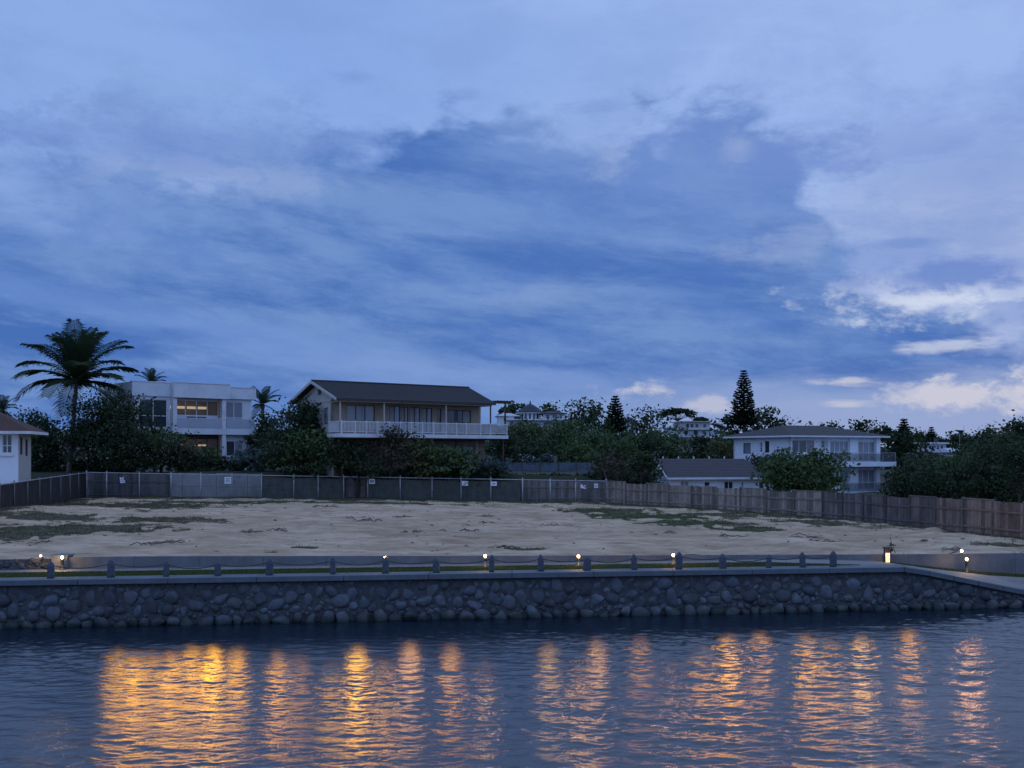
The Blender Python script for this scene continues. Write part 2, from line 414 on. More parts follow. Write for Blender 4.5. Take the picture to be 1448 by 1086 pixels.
# the rest of the dome: paler overhead and behind the camera
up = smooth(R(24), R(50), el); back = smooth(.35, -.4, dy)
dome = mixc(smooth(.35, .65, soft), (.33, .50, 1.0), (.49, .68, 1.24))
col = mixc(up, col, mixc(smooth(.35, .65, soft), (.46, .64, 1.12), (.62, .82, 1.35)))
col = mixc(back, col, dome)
col = mixc(smooth(.0, -.05, el), col, (.05, .07, .11))
hue = nt.nodes.new('ShaderNodeMix'); hue.data_type = 'RGBA'; hue.blend_type = 'MULTIPLY'; hue.inputs['Factor'].default_value = 1; hue.inputs['B'].default_value = (.96, 1.01, 1.02, 1); LK(col, hue.inputs['A']); col = hue.outputs['Result']   # dusk air: a touch less violet
sky = nt.nodes.new('ShaderNodeTexSky'); sky.sky_type = 'NISHITA'; sky.sun_disc = False
SUN_EL, SUN_AZ = R(4), R(58)                                         # just about to set, beyond the right edge
sky.sun_elevation = SUN_EL; sky.sun_rotation = SUN_AZ
sk = nt.nodes.new('ShaderNodeBackground'); sk.inputs['Strength'].default_value = .05; LK(sky.outputs[0], sk.inputs['Color'])
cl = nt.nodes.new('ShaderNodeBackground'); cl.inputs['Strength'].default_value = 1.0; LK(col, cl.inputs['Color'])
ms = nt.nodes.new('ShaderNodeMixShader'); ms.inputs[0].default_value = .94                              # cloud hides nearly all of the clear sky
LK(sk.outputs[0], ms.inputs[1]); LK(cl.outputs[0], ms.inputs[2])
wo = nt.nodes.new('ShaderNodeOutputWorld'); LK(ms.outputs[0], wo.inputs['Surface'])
W.cycles.sampling_method = 'MANUAL'; W.cycles.sample_map_resolution = 512

sun = bpy.data.objects.new('sun', bpy.data.lights.new('sun', 'SUN')); C.objects.link(sun)
sun.data.energy = .12; sun.data.angle = R(25); sun.data.color = (1, .86, .76)
from mathutils import Vector
sun.rotation_euler = Vector((-math.sin(SUN_AZ) * math.cos(R(12)), -math.cos(SUN_AZ) * math.cos(R(12)), -math.sin(R(12)))).to_track_quat('-Z', 'Y').to_euler()

# ------------------------------------------------------------------ water
def dense(a, b, step, lo, hi):
    mid = np.arange(a, b + 1e-6, step)
    left, x, s = [], a, step
    while x > lo: s *= 1.25; x -= s; left.append(x)
    right, x, s = [], mid[-1], step
    while x < hi: s *= 1.25; x += s; right.append(x)
    return np.concatenate([left[::-1], mid, right])
xs = dense(-19.5, 21.5, .05, -400, 400); ys = dense(17.2, 42.5, .042, -300, 43)
X, Y = np.meshgrid(xs, ys)
Zw = np.zeros_like(X)
slope2 = 0
wr = np.random.default_rng(11)
for i in range(80):
    lam = .20 * (8 ** (wr.random() ** 1.6)); th = wr.normal(math.pi / 2, .62); ph = wr.random() * 6.283
    k = 2 * math.pi / lam; s = .0205 * (lam / .6) ** -.10 * wr.uniform(.6, 1.3); slope2 += s * s / 2
    a = s / k
    arg = k * (X * math.cos(th) + Y * math.sin(th)) + ph
    Zw += a * (np.sin(arg) + .18 * np.sin(2 * arg + .6))
gust = .75 + .30 * wob(X, Y, 16, 30, 6)
fade = ss(-32, -19, X) * (1 - ss(21, 34, X)) * ss(9, 17, Y)
calm = .7 + .3 * ss(0, 7, Yw(X) - Y)                                # flatter water in the lee of the wall
Zw *= np.clip(gust, .45, 1.3) * fade * calm
print('water rms slope', math.sqrt(slope2))
m, wnt, wb = new_mat('water')
wb.inputs['Base Color'].default_value = (.003, .011, .022, 1); wb.inputs['Roughness'].default_value = .235; wb.inputs['IOR'].default_value = 1.55
wb.inputs['Specular IOR Level'].default_value = .5
wtc = wnt.nodes.new('ShaderNodeTexCoord'); wmp = wnt.nodes.new('ShaderNodeMapping'); wmp.inputs['Scale'].default_value = (1, 1.7, 1)
wn = wnt.nodes.new('ShaderNodeTexNoise'); wn.inputs['Scale'].default_value = 13; wn.inputs['Detail'].default_value = 3
wbp = wnt.nodes.new('ShaderNodeBump'); wbp.inputs['Distance'].default_value = .010; wbp.inputs['Strength'].default_value = .8
wnt.links.new(wtc.outputs['Object'], wmp.inputs['Vector']); wnt.links.new(wmp.outputs[0], wn.inputs['Vector'])
wnt.links.new(wn.outputs['Fac'], wbp.inputs['Height']); wnt.links.new(wbp.outputs[0], wb.inputs['Normal'])
M['water'] = m
wa = wnt.nodes.new('ShaderNodeAttribute'); wa.attribute_name = 'tint'; wmr = wnt.nodes.new('ShaderNodeMapRange'); wmr.inputs['To Min'].default_value = .09; wmr.inputs['To Max'].default_value = .175
wnt.links.new(wa.outputs['Fac'], wmr.inputs['Value']); wnt.links.new(wmr.outputs[0], wb.inputs['Roughness'])       # ruffled away from the lee of the wall
ruffle = np.clip(ss(.2, 6, Yw(X) - Y) * np.clip(.9 + .25 * wob(X, Y, 12, 22, 6), .5, 1), 0, 1).ravel()
tag(arr_mesh('water', np.stack([X, Y, Zw], -1).reshape(-1, 3), grid_faces(len(xs), len(ys)), m, tint=ruffle, smooth=True), 'dark rippled water with golden reflections of lamps and added lights', None, kind='structure')

# ------------------------------------------------------------------ strips that follow the seawall
def strip(Xs, prof):
    """prof(X) -> list of (offset behind the wall face, z); returns verts, faces along the whole length"""
    V = []
    for x in Xs:
        for o, z in prof(x): V.append((x, float(Yw(x)) + o, float(z)))
    k = len(prof(Xs[0])); return V, [(i * k + j, (i + 1) * k + j, (i + 1) * k + j + 1, i * k + j + 1) for i in range(len(Xs) - 1) for j in range(k - 1)]
XS = np.unique(np.concatenate([np.arange(-60, 60.1, 1.0), np.arange(8, 24, .25)]))
def zfar(x): return np.interp(x, [-99, 12, 15, 19.9, 26, 99], [1.56, 1.56, 1.46, .90, .50, .45])    # ground level along the low wall
def zmid(x, o): return zc(x) - .03 + (zfar(x) - zc(x) + .03) * ss(.8, 3.6, np.asarray(o, float))
v, f = strip(XS, lambda x: [(o, zmid(x, o) - .03) for o in (.1, .8, 1.5, 2.2, 3, 3.6, 4.2)])
mb = MB(); mb.add(v, f); tag(mb.build('grass_verge', M['grass_soil'] if 'grass_soil' in M else mat('verge_soil', (.045, .055, .03), .95, (.03, .035, .022), 6, .02, 20)), None, None, kind='structure')
def plo(x): return np.interp(x, [-99, 10.2, 13.6, 99], [2.95, 2.95, .84, .84])
def phi(x): return np.interp(x, [-99, 15.6, 17.0, 99], [4.0, 4.0, 3.0, 2.9])
v, f = strip(XS, lambda x: [(plo(x) + (phi(x) - plo(x)) * t, zmid(x, plo(x) + (phi(x) - plo(x)) * t) + .012) for t in np.linspace(0, 1, 7)])
mb = MB(); mb.add(v, f); tag(mb.build('footpath', M['path'], smooth=True), None, None, kind='structure')
# ground sheet under everything else
mb = MB(); mb.add([(-3000, 41, -1.0), (3000, 41, -1.0), (3000, 4500, -1.0), (-3000, 4500, -1.0)], [(0, 1, 2, 3)])
tag(mb.build('ground', mat('far_ground', (.04, .045, .03), .95, (.03, .03, .02), .05)), None, None, kind='structure')

# ------------------------------------------------------------------ rubble seawall
seawall = thing('stone_seawall', 'long rubble stone seawall with concrete coping rising from the dark water', 'seawall', (0, float(Yw(0)), 0))
v, f = strip(XS, lambda x: [(0.07, -1.2), (0.05, 0), (.13, zc(x) - .2), (.7, zc(x) - .2)])
mb = MB(); mb.add(v, f); mb.build('mortar_face', M['mortar'], seawall, seawall)
# stones: dart throwing with varied radii, each a lumpy flattened boulder bedded in the mortar
def ico(sub=2):
    import bmesh
    bm = bmesh.new(); bmesh.ops.create_icosphere(bm, subdivisions=sub, radius=1)
    bm.verts.ensure_lookup_table(); V = np.array([v.co[:] for v in bm.verts]); Fc = np.array([[v.index for v in f.verts] for f in bm.faces]); bm.free(); return V, Fc
IV, IF = ico(2)
sr = np.random.default_rng(5)
placed = []
cellmap = {}
def try_place(s, t, r, tight):
    ci, cj = int(s / .5), int(t / .5 + 10)
    for a in range(ci - 1, ci + 2):
        for b in range(cj - 1, cj + 2):
            for (s2, t2, r2) in cellmap.get((a, b), ()):
                if (s - s2) ** 2 + (t - t2) ** 2 < ((r + r2) * tight) ** 2: return False
    cellmap.setdefault((ci, cj), []).append((s, t, r)); placed.append((s, t, r)); return True
s = -26.0
while s < 27:                                                         # a row of large boulders standing in the water
    r = sr.uniform(.19, .36); s += r * .95
    try_place(s, sr.uniform(-.02, .10), r, 0); s += r * .95
nfoot = len(placed)
for r0, r1, n in ((.26, .36, 1500), (.19, .26, 4000), (.13, .19, 9000), (.085, .13, 14000), (.055, .085, 16000)):
    for _ in range(n):
        s = sr.uniform(-26, 27); r = sr.uniform(r0, r1); zt = float(zc(s)) - .20
        t = sr.uniform(.1, 1.5)
        if t + r * .92 > zt: continue
        try_place(s, t, r, .76)
VV, FF, TT = [], [], []
for i, (s, t, r) in enumerate(placed):
    foot = i < nfoot
    q = IV.copy()
    for _ in range(9):                                                # flatten facets and lumps
        d = sr.normal(size=3); d /= np.linalg.norm(d); h = sr.uniform(.44, .8); pr = q @ d
        q = q - np.outer(np.clip(pr - h, 0, None) * .9, d)
    d1, d2 = sr.normal(size=3), sr.normal(size=3)
    q *= (1 + .07 * np.sin(q @ d1 * 2.5 + i) + .05 * np.sin(q @ d2 * 4 + 2 * i))[:, None]
    e = sr.uniform(.70, 1.5); sx, sz = r * 1.06 * math.sqrt(e), r * 1.06 / math.sqrt(e); sy = (r * .9 if foot else min(r * .55, .15) * (1.15 - .35 * t))
    an = sr.uniform(-.6, .6); q = q * (sx, sy, sz)
    q = np.stack([q[:, 0] * math.cos(an) - q[:, 2] * math.sin(an), q[:, 1], q[:, 0] * math.sin(an) + q[:, 2] * math.cos(an)], -1)
    y0 = float(Yw(s)) + .06 * t + (-.05 if foot else .045 + .03 * min(t, 1)) + sr.uniform(-.02, .02)
    VV.append(q + (s, y0, t)); FF.append(IF + i * len(IV))
    b = sr.uniform(.55, 1.15) * (1.18 if sr.random() < .15 else 1); wt = sr.uniform(-.06, .06)
    tt = np.empty((len(IV), 3)); tt[:] = np.array((b * (1 + wt), b, b * (1 - wt))); hh = q[:, 2] + t; damp = (1 - ss(.05, .32, hh + .05 * np.sin(s * 3)))[:, None]; tt *= 1 - damp * np.array((.55, .47, .58))
    TT.append(tt)
print('stones', len(placed))
ob = arr_mesh('stone_facing', np.concatenate(VV), np.concatenate(FF), M['stone'], seawall, seawall, np.concatenate(TT), smooth=True)
# coping, cast in lengths with open joints
mb = MB(); x = -60.0
cr = np.random.default_rng(3)
while x < 60:
    x1 = x + (3.0 if x < 14.5 or x > 26 else 1.0)
    a, b = x + .006, x1 - .006
    th, jig = .20, cr.uniform(-.008, .008)
    for (p, q) in ((a, b),):
        A = [(p, float(Yw(p)) - .05 + jig, float(zc(p))), (q, float(Yw(q)) - .05 + jig, float(zc(q))), (q, float(Yw(q)) + .82, float(zc(q))), (p, float(Yw(p)) + .82, float(zc(p)))]
        mb.slab(A, th)
    x = x1
co = mb.build('coping', M['coping'], seawall, seawall)
bv = co.modifiers.new('b', 'BEVEL'); bv.width = .018; bv.segments = 1

# ------------------------------------------------------------------ low walls behind the path
def lowwall(name, x0, x1, label, ztop, th, m, off=4.0):
    o = thing(name, label, 'low wall', ((x0 + x1) / 2, float(Yw((x0 + x1) / 2)) + off, 1.5))
    mb = MB(); Xp = np.arange(x0, x1 + .01, (x1 - x0) / max(1, round((x1 - x0) / 2.4)))
    for a, b in zip(Xp[:-1], Xp[1:]):
        A = [(a + .005, float(Yw(a)) + off, float(ztop(a))), (b - .005, float(Yw(b)) + off, float(ztop(b))), (b - .005, float(Yw(b)) + off + th, float(ztop(b))), (a + .005, float(Yw(a)) + off + th, float(ztop(a)))]
        mb.slab(A, 1.6)
    mb.build('wall_panel', m, o, o)
    return o
lowwall('low_concrete_wall', -16.9, 60, 'low grey concrete wall holding back the sand behind the footpath', lambda x: zlw(x) + (.01), .18, M['concrete'])
# rubble stretch and pier at the far left
rub = thing('low_rubble_wall', 'low dark rubble wall at the left end beyond the concrete pier', 'low wall', (-22, float(Yw(-22)) + 4, 1.5))
v, f = strip(np.arange(-60, -17.4, .5), lambda x: [(4.0, 1.3), (4.02, zlw(x) - .06), (4.4, zlw(x) - .06), (4.4, 1.2)])
mb = MB(); mb.add(v, f); mb.build('mortar_face', M['mortar'], rub, rub)
VV, FF, TT = [], [], []
k = 0
for i in range(420):
    s = sr.uniform(-30, -17.7); t = sr.uniform(1.5, 1.93); r = sr.uniform(.06, .13)
    q = IV * (1 + .1 * np.sin(IV @ sr.normal(size=3) * 3 + i))[:, None] * (r * sr.uniform(.9, 1.4), .09, r)
    VV.append(q + (s, float(Yw(s)) + 4.03, t)); FF.append(IF + k * len(IV)); k += 1
    TT.append(np.full(len(IV), sr.uniform(.4, .8)))
arr_mesh('stone_facing', np.concatenate(VV), np.concatenate(FF), M['stone'], rub, rub, np.concatenate(TT), smooth=True)
pier = thing('concrete_pier', 'square concrete pier where the rubble wall meets the concrete wall', 'pier', (-17.2, float(Yw(-17.2)) + 4.05, 1.5))
mb = MB(); yp = float(Yw(-17.2)) + 3.9
mb.box(-17.48, -16.88, yp, yp + .55, 1.4, 2.04).build('pier_shaft', M['concrete'], pier, pier)
mb = MB(); mb.box(-17.52, -16.84, yp - .03, yp + .58, 2.045, 2.11).build('pier_cap', M['coping'], pier, pier)

# ------------------------------------------------------------------ stone posts and the ropes between them
post_px = [72, 157, 235, 308, 381, 471, 545, 617, 695, 765, 830, 897, 960, 1022, 1087, 1135, 1178]
def x_on(px, off):                                                     # where a sight line meets the line at this offset behind the wall face
    t = (px - CX) / F; return t * (38.6 + off) / (1 - .131 * t)
post_label_extra = {0: 'in front of the concrete pier', 6: 'with a lit lamp over it', 16: 'the last before the ramp'}
tops = []
for i, px in enumerate(post_px):
    x = x_on(px, .42); y = float(Yw(x)) + .42; z = float(zc(x))
    w = .115 + .02 * math.sin(i * 2.1); h = .60 + .05 * math.sin(i * 1.7) - (.03 if i > 12 else 0) + (.06 if i == 6 else 0)
    import bmesh
    bm = bmesh.new(); bmesh.ops.create_cube(bm, size=1)
    bmesh.ops.subdivide_edges(bm, edges=bm.edges[:], cuts=5, use_grid_fill=True)
    for vv in bm.verts:
        c = vv.co; tz = c.z + .5
        rw = 1 - .10 * tz - (0 if tz < .78 else .62 * ((tz - .78) / .22) ** 2.2)
        if .70 < tz < .86: rw *= .93
        rr = math.hypot(c.x, c.y) / .5; sq = 1 - .13 * max(0, rr - 1) / .41
        j = 1 + .05 * math.sin(c.x * 9 + i * 3) * math.sin(c.z * 11 + i) 
        c.x *= 2 * w * rw * sq * j; c.y *= 2 * w * rw * sq * j; c.z = tz * h - .02
    me = bpy.data.meshes.new('stone_post'); bm.to_mesh(me); bm.free()
    o = finish('stone_post', me, M['post_stone'], None, True); o.location = (x, y, z); o.rotation_euler = (R(1.5 * math.sin(i * 5)), R(2 * math.sin(i * 3.3)), .13 + .25 * math.sin(i * 7))
    lab = 'short round-topped grey stone post, %s from the left along the seawall coping' % ORD[i]
    if i in post_label_extra: lab = 'short round-topped grey stone post on the coping, ' + post_label_extra[i]
    tag(o, lab, 'post', 'stone posts along the seawall coping'); tops.append((x, y, z + h * .74))
for i in range(16):
    a, b = np.array(tops[i]), np.array(tops[i + 1]); pts = []
    for k in range(13):
        t = k / 12; p = a + (b - a) * t; p[2] -= (.13 + .03 * math.sin(i * 4)) * 4 * t * (1 - t); pts.append(p)
    o = MB().tube(pts, .016, 5).build('post_rope', M['rope'], smooth=True)
    tag(o, 'dark rope sagging between the %s and %s stone posts from the left' % (ORD[i], ORD[i + 1]), 'rope', 'ropes slung between the stone posts')

# ------------------------------------------------------------------ path lamps
def spot(loc, e, parent, cone=130, pitch=-12, yaw=0, col=(1, .50, .13), r=.10):
    l = bpy.data.objects.new('lamp_light', bpy.data.lights.new('lamp_light', 'SPOT')); C.objects.link(l)
    l.data.energy = e; l.data.color = col; l.data.spot_size = R(cone); l.data.spot_blend = 1.0; l.data.shadow_soft_size = r
    l.location = np.array(loc) - np.array(parent.location); l.parent = parent
    l.rotation_euler = Vector((-loc[0] * .95, -loc[1], loc[1] * math.tan(R(pitch)))).to_track_quat('-Z', 'Y').to_euler()
def glow(loc, e, parent, col=(1, .6, .26)):
    l = bpy.data.objects.new('lamp_light', bpy.data.lights.new('lamp_light', 'POINT')); C.objects.link(l)
    l.data.energy = e; l.data.color = col; l.data.shadow_soft_size = .06
    l.location = np.array(loc) - np.array(parent.location); l.parent = parent
def bollard_lamp(px, py, off, label, water=0, local=22, z0=None, col=(1, .50, .13), cat='lamp', y=None):
    x = x_on(px, off); y = float(Yw(x)) + off
    zb = float(zmid(x, off)) if z0 is None else z0
    zt = PZ(py, y)
    o = thing('path_lamp', label, 'lamp', (x, y, zb), 'small lit lamps along the footpath')
    mb = MB(); mb.lathe((x, y, zb), [(.10, -.05), (.10, .03), (.062, .05), (.055, zt - zb - .09), (.075, zt - zb - .085), (.075, zt - zb - .06)], 10).build('lamp_post', M['lamp_body'], o, o, True)
    mb = MB(); mb.lathe((x, y, zt), [(.03, -.05), (.045, -.03), (.050, 0), (.042, .03), (.02, .05)], 12).build('lamp_globe', M['lamp_glow'], o, o, True)
    mb = MB(); mb.lathe((x, y, zt), [(.058, .052), (.062, .064), (.02, .085)], 10).build('lamp_cap', M['lamp_body'], o, o, True)
    if water: spot((x, y - .16, zt + .02), water, o, col=col, cone=48, pitch=7, r=.2)
    if local: glow((x, y - .14, zt - .02), local, o)
    return o
WK = .84
bollard_lamp(88, 788, 3.6, 'lit path lamp just right of the concrete pier at the left end', 0, 22)
bollard_lamp(545, 788.5, .9, 'lit lamp rising directly behind a stone post left of the middle', 260 * WK, 2.5, col=(1, .44, .05))
bollard_lamp(686, 786, 2.5, 'lit path lamp just left of the tenth post, near the middle', 45 * WK, 22, col=(1, .42, .06))
bollard_lamp(818, 786.5, 2.5, 'lit path lamp standing midway between two posts right of the middle', 110 * WK, 22, col=(1, .46, .06))
bollard_lamp(952, 784.5, 2.6, 'lit path lamp touching the left side of the thirteenth post', 110 * WK, 22, col=(1, .43, .07))
bollard_lamp(1367, 790.5, 3.25, 'lit path lamp beside the ramp on the grass at the right', 110 * WK, 22, col=(1, .40, .09))
bollard_lamp(1360, 779, 4.45, 'small lit lamp standing in the sand behind the low wall at the right', 0, 1.5, z0=float(zlot(18.5, 45.6)))
# lantern with one glowing face by the ramp
x = x_on(1255, 3.75); y = float(Yw(x)) + 3.75; z = float(zmid(x, 3.75))
o = thing('lantern_box', 'square lantern with one glowing side against the low wall by the ramp', 'lantern', (x, y, z))
mb = MB(); mb.box(x - .11, x + .11, y - .02, y + .16, z - .05, z + .62).build('lantern_body', M['lamp_body'], o, o)
mb = MB(); mb.box(x - .085, x + .085, y - .032, y - .021, z + .03, z + .42).build('glowing_panel', M['lamp_panel'], o, o)
mb = MB(); mb.box(x - .14, x + .14, y - .06, y + .19, z + .621, z + .67).build('lantern_cap', M['lamp_body'], o, o)
glow((x - .1, y - .25, z + .35), 4, o)
# lamp fixed to the rubble wall left of the pier
x = -17.85; y = float(Yw(x)) + 3.85
o = thing('wall_lamp', 'small lit lamp on top of the rubble wall left of the pier', 'lamp', (x, y, 2.0))
mb = MB(); mb.box(x - .06, x + .06, y, y + .12, 1.95, 2.06).build('lamp_base', M['lamp_body'], o, o)
mb = MB(); mb.lathe((x, y + .06, 2.09), [(.03, -.03), (.045, 0), (.02, .03)], 10).build('lamp_globe', M['lamp_glow'], o, o, True)
glow((x - .1, y - .12, 2.08), 5, o)
# spots added under the coping to make the gold columns in the water
for px, e, col, where in ((166, 65, (1, .43, .0), 'below the second stone post'), (192, 140, (1, .43, .0), 'just right of the second stone post'), (216, 75, (1, .43, .0), 'midway between the second and third stone posts'), (243, 130, (1, .43, .0), 'below the third stone post'),
                          (272, 95, (1, .43, .0), 'midway between the third and fourth stone posts'), (302, 170, (1, .43, .0), 'below the fourth stone post'), (336, 100, (1, .43, .0), 'right of the fourth stone post'),
                          (394, 120, (1, .42, .03), 'below the fifth stone post'), (425, 60, (1, .42, .04), 'midway between the fifth and sixth stone posts'), (470, 190, (1, .45, .01), 'below the sixth stone post'), (506, 200, (1, .45, .01), 'midway between the sixth and seventh stone posts'),
                          (580, 70, (1, .47, .13), 'just right of the lamp-topped post'), (638, 70, (1, .42, .05), 'right of the eighth stone post'), (776, 60, (.95, .5, .13), 'just right of the tenth stone post'), (845, 60, (1, .48, .14), 'just right of the eleventh stone post'), (905, 40, (1, .42, .05), 'below the twelfth stone post'),
                          (992, 150, (1, .42, .02), 'midway between the thirteenth and fourteenth stone posts'), (1030, 150, (1, .42, .02), 'below the fourteenth stone post'), (1075, 60, (1, .42, .05), 'just left of the fifteenth stone post'),
                          (1140, 130, (1, .42, .02), 'below the next to last stone post'), (1172, 120, (1, .42, .02), 'below the last stone post'), (1218, 130, (1, .48, .07), 'right of the last stone post'), (1285, 60, (1, .42, .05), 'where the ramp begins')):
    x = x_on(px, -.1); y = float(Yw(x)) - .02; z = float(zc(x)) - .30
    o = thing('added_water_light', 'tiny added hooded light below the coping, ' + where, 'wall light', (x, y, z), 'added lights under the seawall coping')
    mb = MB(); mb.lathe((x, y, z), [(.018, -.01), (.035, 0), (.03, .05), (.012, .07)], 8).build('added_hood', M['lamp_body'], o, o, True)
    MB().box(x - .012, x + .012, y, y + .16, z + .04, z + .06).build('added_bracket', M['lamp_body'], o, o)
    spot((x, y - .14, z), e * WK, o, col=col, cone=46 + 5 * math.sin(px), pitch=8.5 + 2.5 * math.sin(px * 1.7), r=.28)
# ------------------------------------------------------------------ the sand lot
def ell(X, Y, cx, cy_, rx, ry, rot=0):
    c, s = math.cos(rot), math.sin(rot)
    a, b = (X - cx) * c + (Y - cy_) * s, -(X - cx) * s + (Y - cy_) * c
    return np.sqrt((a / rx) ** 2 + (b / ry) ** 2)
patches = []                                                           # (centre, radii, rotation, strength, grass kind)
def patch(px, py, rx, ry, k=1.0, rot=0, green=0.5):
    Yp = 60.0
    for _ in range(6): Yp = (CAMZ - float(zlot(PX(px, Yp), Yp))) * F / (py - CYH)
    patches.append((PX(px, Yp), Yp, rx, ry, rot, k, green))
patch(105, 748, 4.9, 3.0, 1, .05, .25); patch(20, 757, 3, 2.2, .8, 0, .2); patch(232, 735, 3.4, 2.2, .95, 0, .25); patch(160, 715, 7.5, 5.0, 1, -.06, .2); patch(300, 711, 7, 3.0, .8, -.06, .2); patch(520, 712, 9, 1.6, .8, -.1, .2)
patch(70, 728, 3.5, 3, .6, 0, .2); patch(915, 731, 3.8, 4.2, 1, -.1, .9); patch(985, 739, 3.2, 2.6, 1, -.2, .9); patch(1060, 749, 1.9, 1.7, .95, 0, .8); patch(860, 722, 3.5, 3.5, .8, 0, .7)
patch(1010, 728, 4, 2.5, .6, -.4, .5); patch(1150, 738, 3.5, 1.6, .6, -.7, .4); patch(440, 775, .8, .5, .9, 0, .5); patch(742, 777, .9, .45, .9, 0, .6); patch(384, 781, .35, .3, .8, 0, .6)
patch(1420, 772, 1.6, .8, .7, 0, .5); patch(1260, 748, 2.0, 1.3, .45, -.4, .3)
FENCE = [(-36.9, 92.0), (7.7, 87.0), (20.8, 71.0), (26.1, 54.0), (28.4, 46.5)]
LEFTF = [(-36.9, 92.0), (-31.4, 65.0), (-27.5, 48.0), (-26.0, 40.2)]
def seg_dist(X, Y, pts):
    d = np.full(np.shape(X), 1e9)
    for (x0, y0), (x1, y1) in zip(pts[:-1], pts[1:]):
        vx, vy = x1 - x0, y1 - y0; t = np.clip(((X - x0) * vx + (Y - y0) * vy) / (vx * vx + vy * vy), 0, 1)
        d = np.minimum(d, np.hypot(X - x0 - t * vx, Y - y0 - t * vy))
    return d
def cover(X, Y):
    X = np.asarray(X, float); Y = np.asarray(Y, float)
    n = .22 * wob(X, Y, 2.2, 2, 8) + .14 * wob(X, Y, .9, 12, 8)
    c = np.zeros(np.shape(X)); g = np.zeros(np.shape(X))
    for (a, b, rx, ry, rot, k, gr) in patches:
        m = k * (1 - ss(.72, 1.12, ell(X, Y, a, b, rx, ry, rot) + n)); g = np.where(m > c, gr, g); c = np.maximum(c, m)
    d = seg_dist(X, Y, FENCE[:3]); m = .9 * (1 - ss(1.2, 4.2, d + 2.2 * n + .9 * wob(X, Y, 7, 5, 6))); g = np.where(m > c, .3, g); c = np.maximum(c, m)
    d = seg_dist(X, Y, FENCE[2:]); m = .7 * (1 - ss(.3, 2.0, d + 1.6 * n)); g = np.where(m > c, .3, g); c = np.maximum(c, m)
    d = seg_dist(X, Y, LEFTF); m = .85 * (1 - ss(.3, 2.0, d + 1.6 * n)); g = np.where(m > c, .2, g); c = np.maximum(c, m)
    return c, g
gx = np.concatenate([np.arange(-70, -38, 2.0), np.arange(-38, 31, .16), np.arange(31, 70, 2.0)]); v01 = np.concatenate([np.linspace(0, .5, 190) ** 1.0, np.linspace(.5, 1, 90)[1:]])
Xg, Vg = np.meshgrid(gx, v01); y0g = Yl(Xg) + .17; Yg = y0g + Vg * (101 - y0g)
Zg = zlot(Xg, Yg)
lr = np.random.default_rng(21)
# clods and scrapes
for _ in range(700):
    cx_, cyy = lr.uniform(-32, 26), lr.uniform(43, 86); r1, r2 = lr.uniform(.12, .5), lr.uniform(.12, .4); h = lr.uniform(-.09, .10)
    i0, i1 = np.searchsorted(gx, cx_ - 3), np.searchsorted(gx, cx_ + 3)
    e = ell(Xg[:, i0:i1], Yg[:, i0:i1], cx_, cyy, r1 * 1.4, r2, lr.uniform(-.3, .3)); Zg[:, i0:i1] += h * np.exp(-e ** 2)
for (x0, y0, x1, y1, amp, ph_) in ((-30, 50, 24, 55, 2.0, .3), (-28, 58, 22, 49.5, 2.4, 1.9), (-30, 67, 16, 72, 2.6, 4.0), (-12, 47, 25, 60, 1.6, 2.7)):
    yl_ = y0 + (y1 - y0) * (Xg - x0) / (x1 - x0) + amp * np.sin(Xg * .13 + ph_)
    for o_ in (-.85, .85):
        d_ = np.abs(Yg - yl_ - o_); Zg += (-.055 * np.exp(-(d_ / .16) ** 2) + .03 * np.exp(-((d_ - .32) / .14) ** 2)) * ss(-.4, .5, wob(Xg, Yg, 6, 9, 8)) * (Xg > x0) * (Xg < x1)
cov, grn = cover(Xg, Yg)
m, snt, sb = new_mat('sand')
L = snt.links.new
at = snt.nodes.new('ShaderNodeAttribute'); at.attribute_name = 'tint'; se = snt.nodes.new('ShaderNodeSeparateColor'); L(at.outputs['Color'], se.inputs[0])
stc = snt.nodes.new('ShaderNodeTexCoord')
def sn(scale, stretch=(1, 1, 1), det=6, rough=.6):
    mp = snt.nodes.new('ShaderNodeMapping'); mp.inputs['Scale'].default_value = stretch; L(stc.outputs['Object'], mp.inputs[0])
    n = snt.nodes.new('ShaderNodeTexNoise'); n.inputs['Scale'].default_value = scale; n.inputs['Detail'].default_value = det; n.inputs['Roughness'].default_value = rough; L(mp.outputs[0], n.inputs['Vector']); return n.outputs['Fac']
def ramp(f, a, b, c0, c1):
    r = snt.nodes.new('ShaderNodeValToRGB'); r.color_ramp.elements[0].position = a; r.color_ramp.elements[1].position = b
    r.color_ramp.elements[0].color = (*c0, 1); r.color_ramp.elements[1].color = (*c1, 1); L(f, r.inputs[0]); return r.outputs[0]
def mx(f, a, b, bt='MIX'):
    n = snt.nodes.new('ShaderNodeMix'); n.data_type = 'RGBA'; n.blend_type = bt
    if isinstance(f, float): n.inputs['Factor'].default_value = f
    else: L(f, n.inputs['Factor'])
    for k, q in (('A', a), ('B', b)):
        if isinstance(q, tuple): n.inputs[k].default_value = (*q, 1)
        else: L(q, n.inputs[k])
    return n.outputs['Result']
base = ramp(sn(.2, (1, 1.4, 1), 9, .68), .35, .66, (.35, .25, .165), (.54, .415, .295))
base = mx(ramp(sn(.6, (.75, 1.4, 1), 10, .72), .46, .66, (0, 0, 0), (.85, .85, .85)), base, (.23, .168, .105))          # scraped, damper earth
base = mx(ramp(sn(1.7, (.7, 1.5, 1), 10, .76), .54, .66, (0, 0, 0), (.75, .75, .75)), base, (.17, .125, .082))              # clods and footprints
base = mx(ramp(sn(.33, (.6, 1.6, 1), 6), .60, .74, (0, 0, 0), (.55, .55, .55)), base, (.60, .49, .36))                  # bleached patches
soil = mx(se.outputs['Green'], ramp(sn(3), .4, .6, (.065, .055, .035), (.12, .10, .07)), ramp(sn(3), .4, .6, (.042, .055, .022), (.075, .085, .04)))
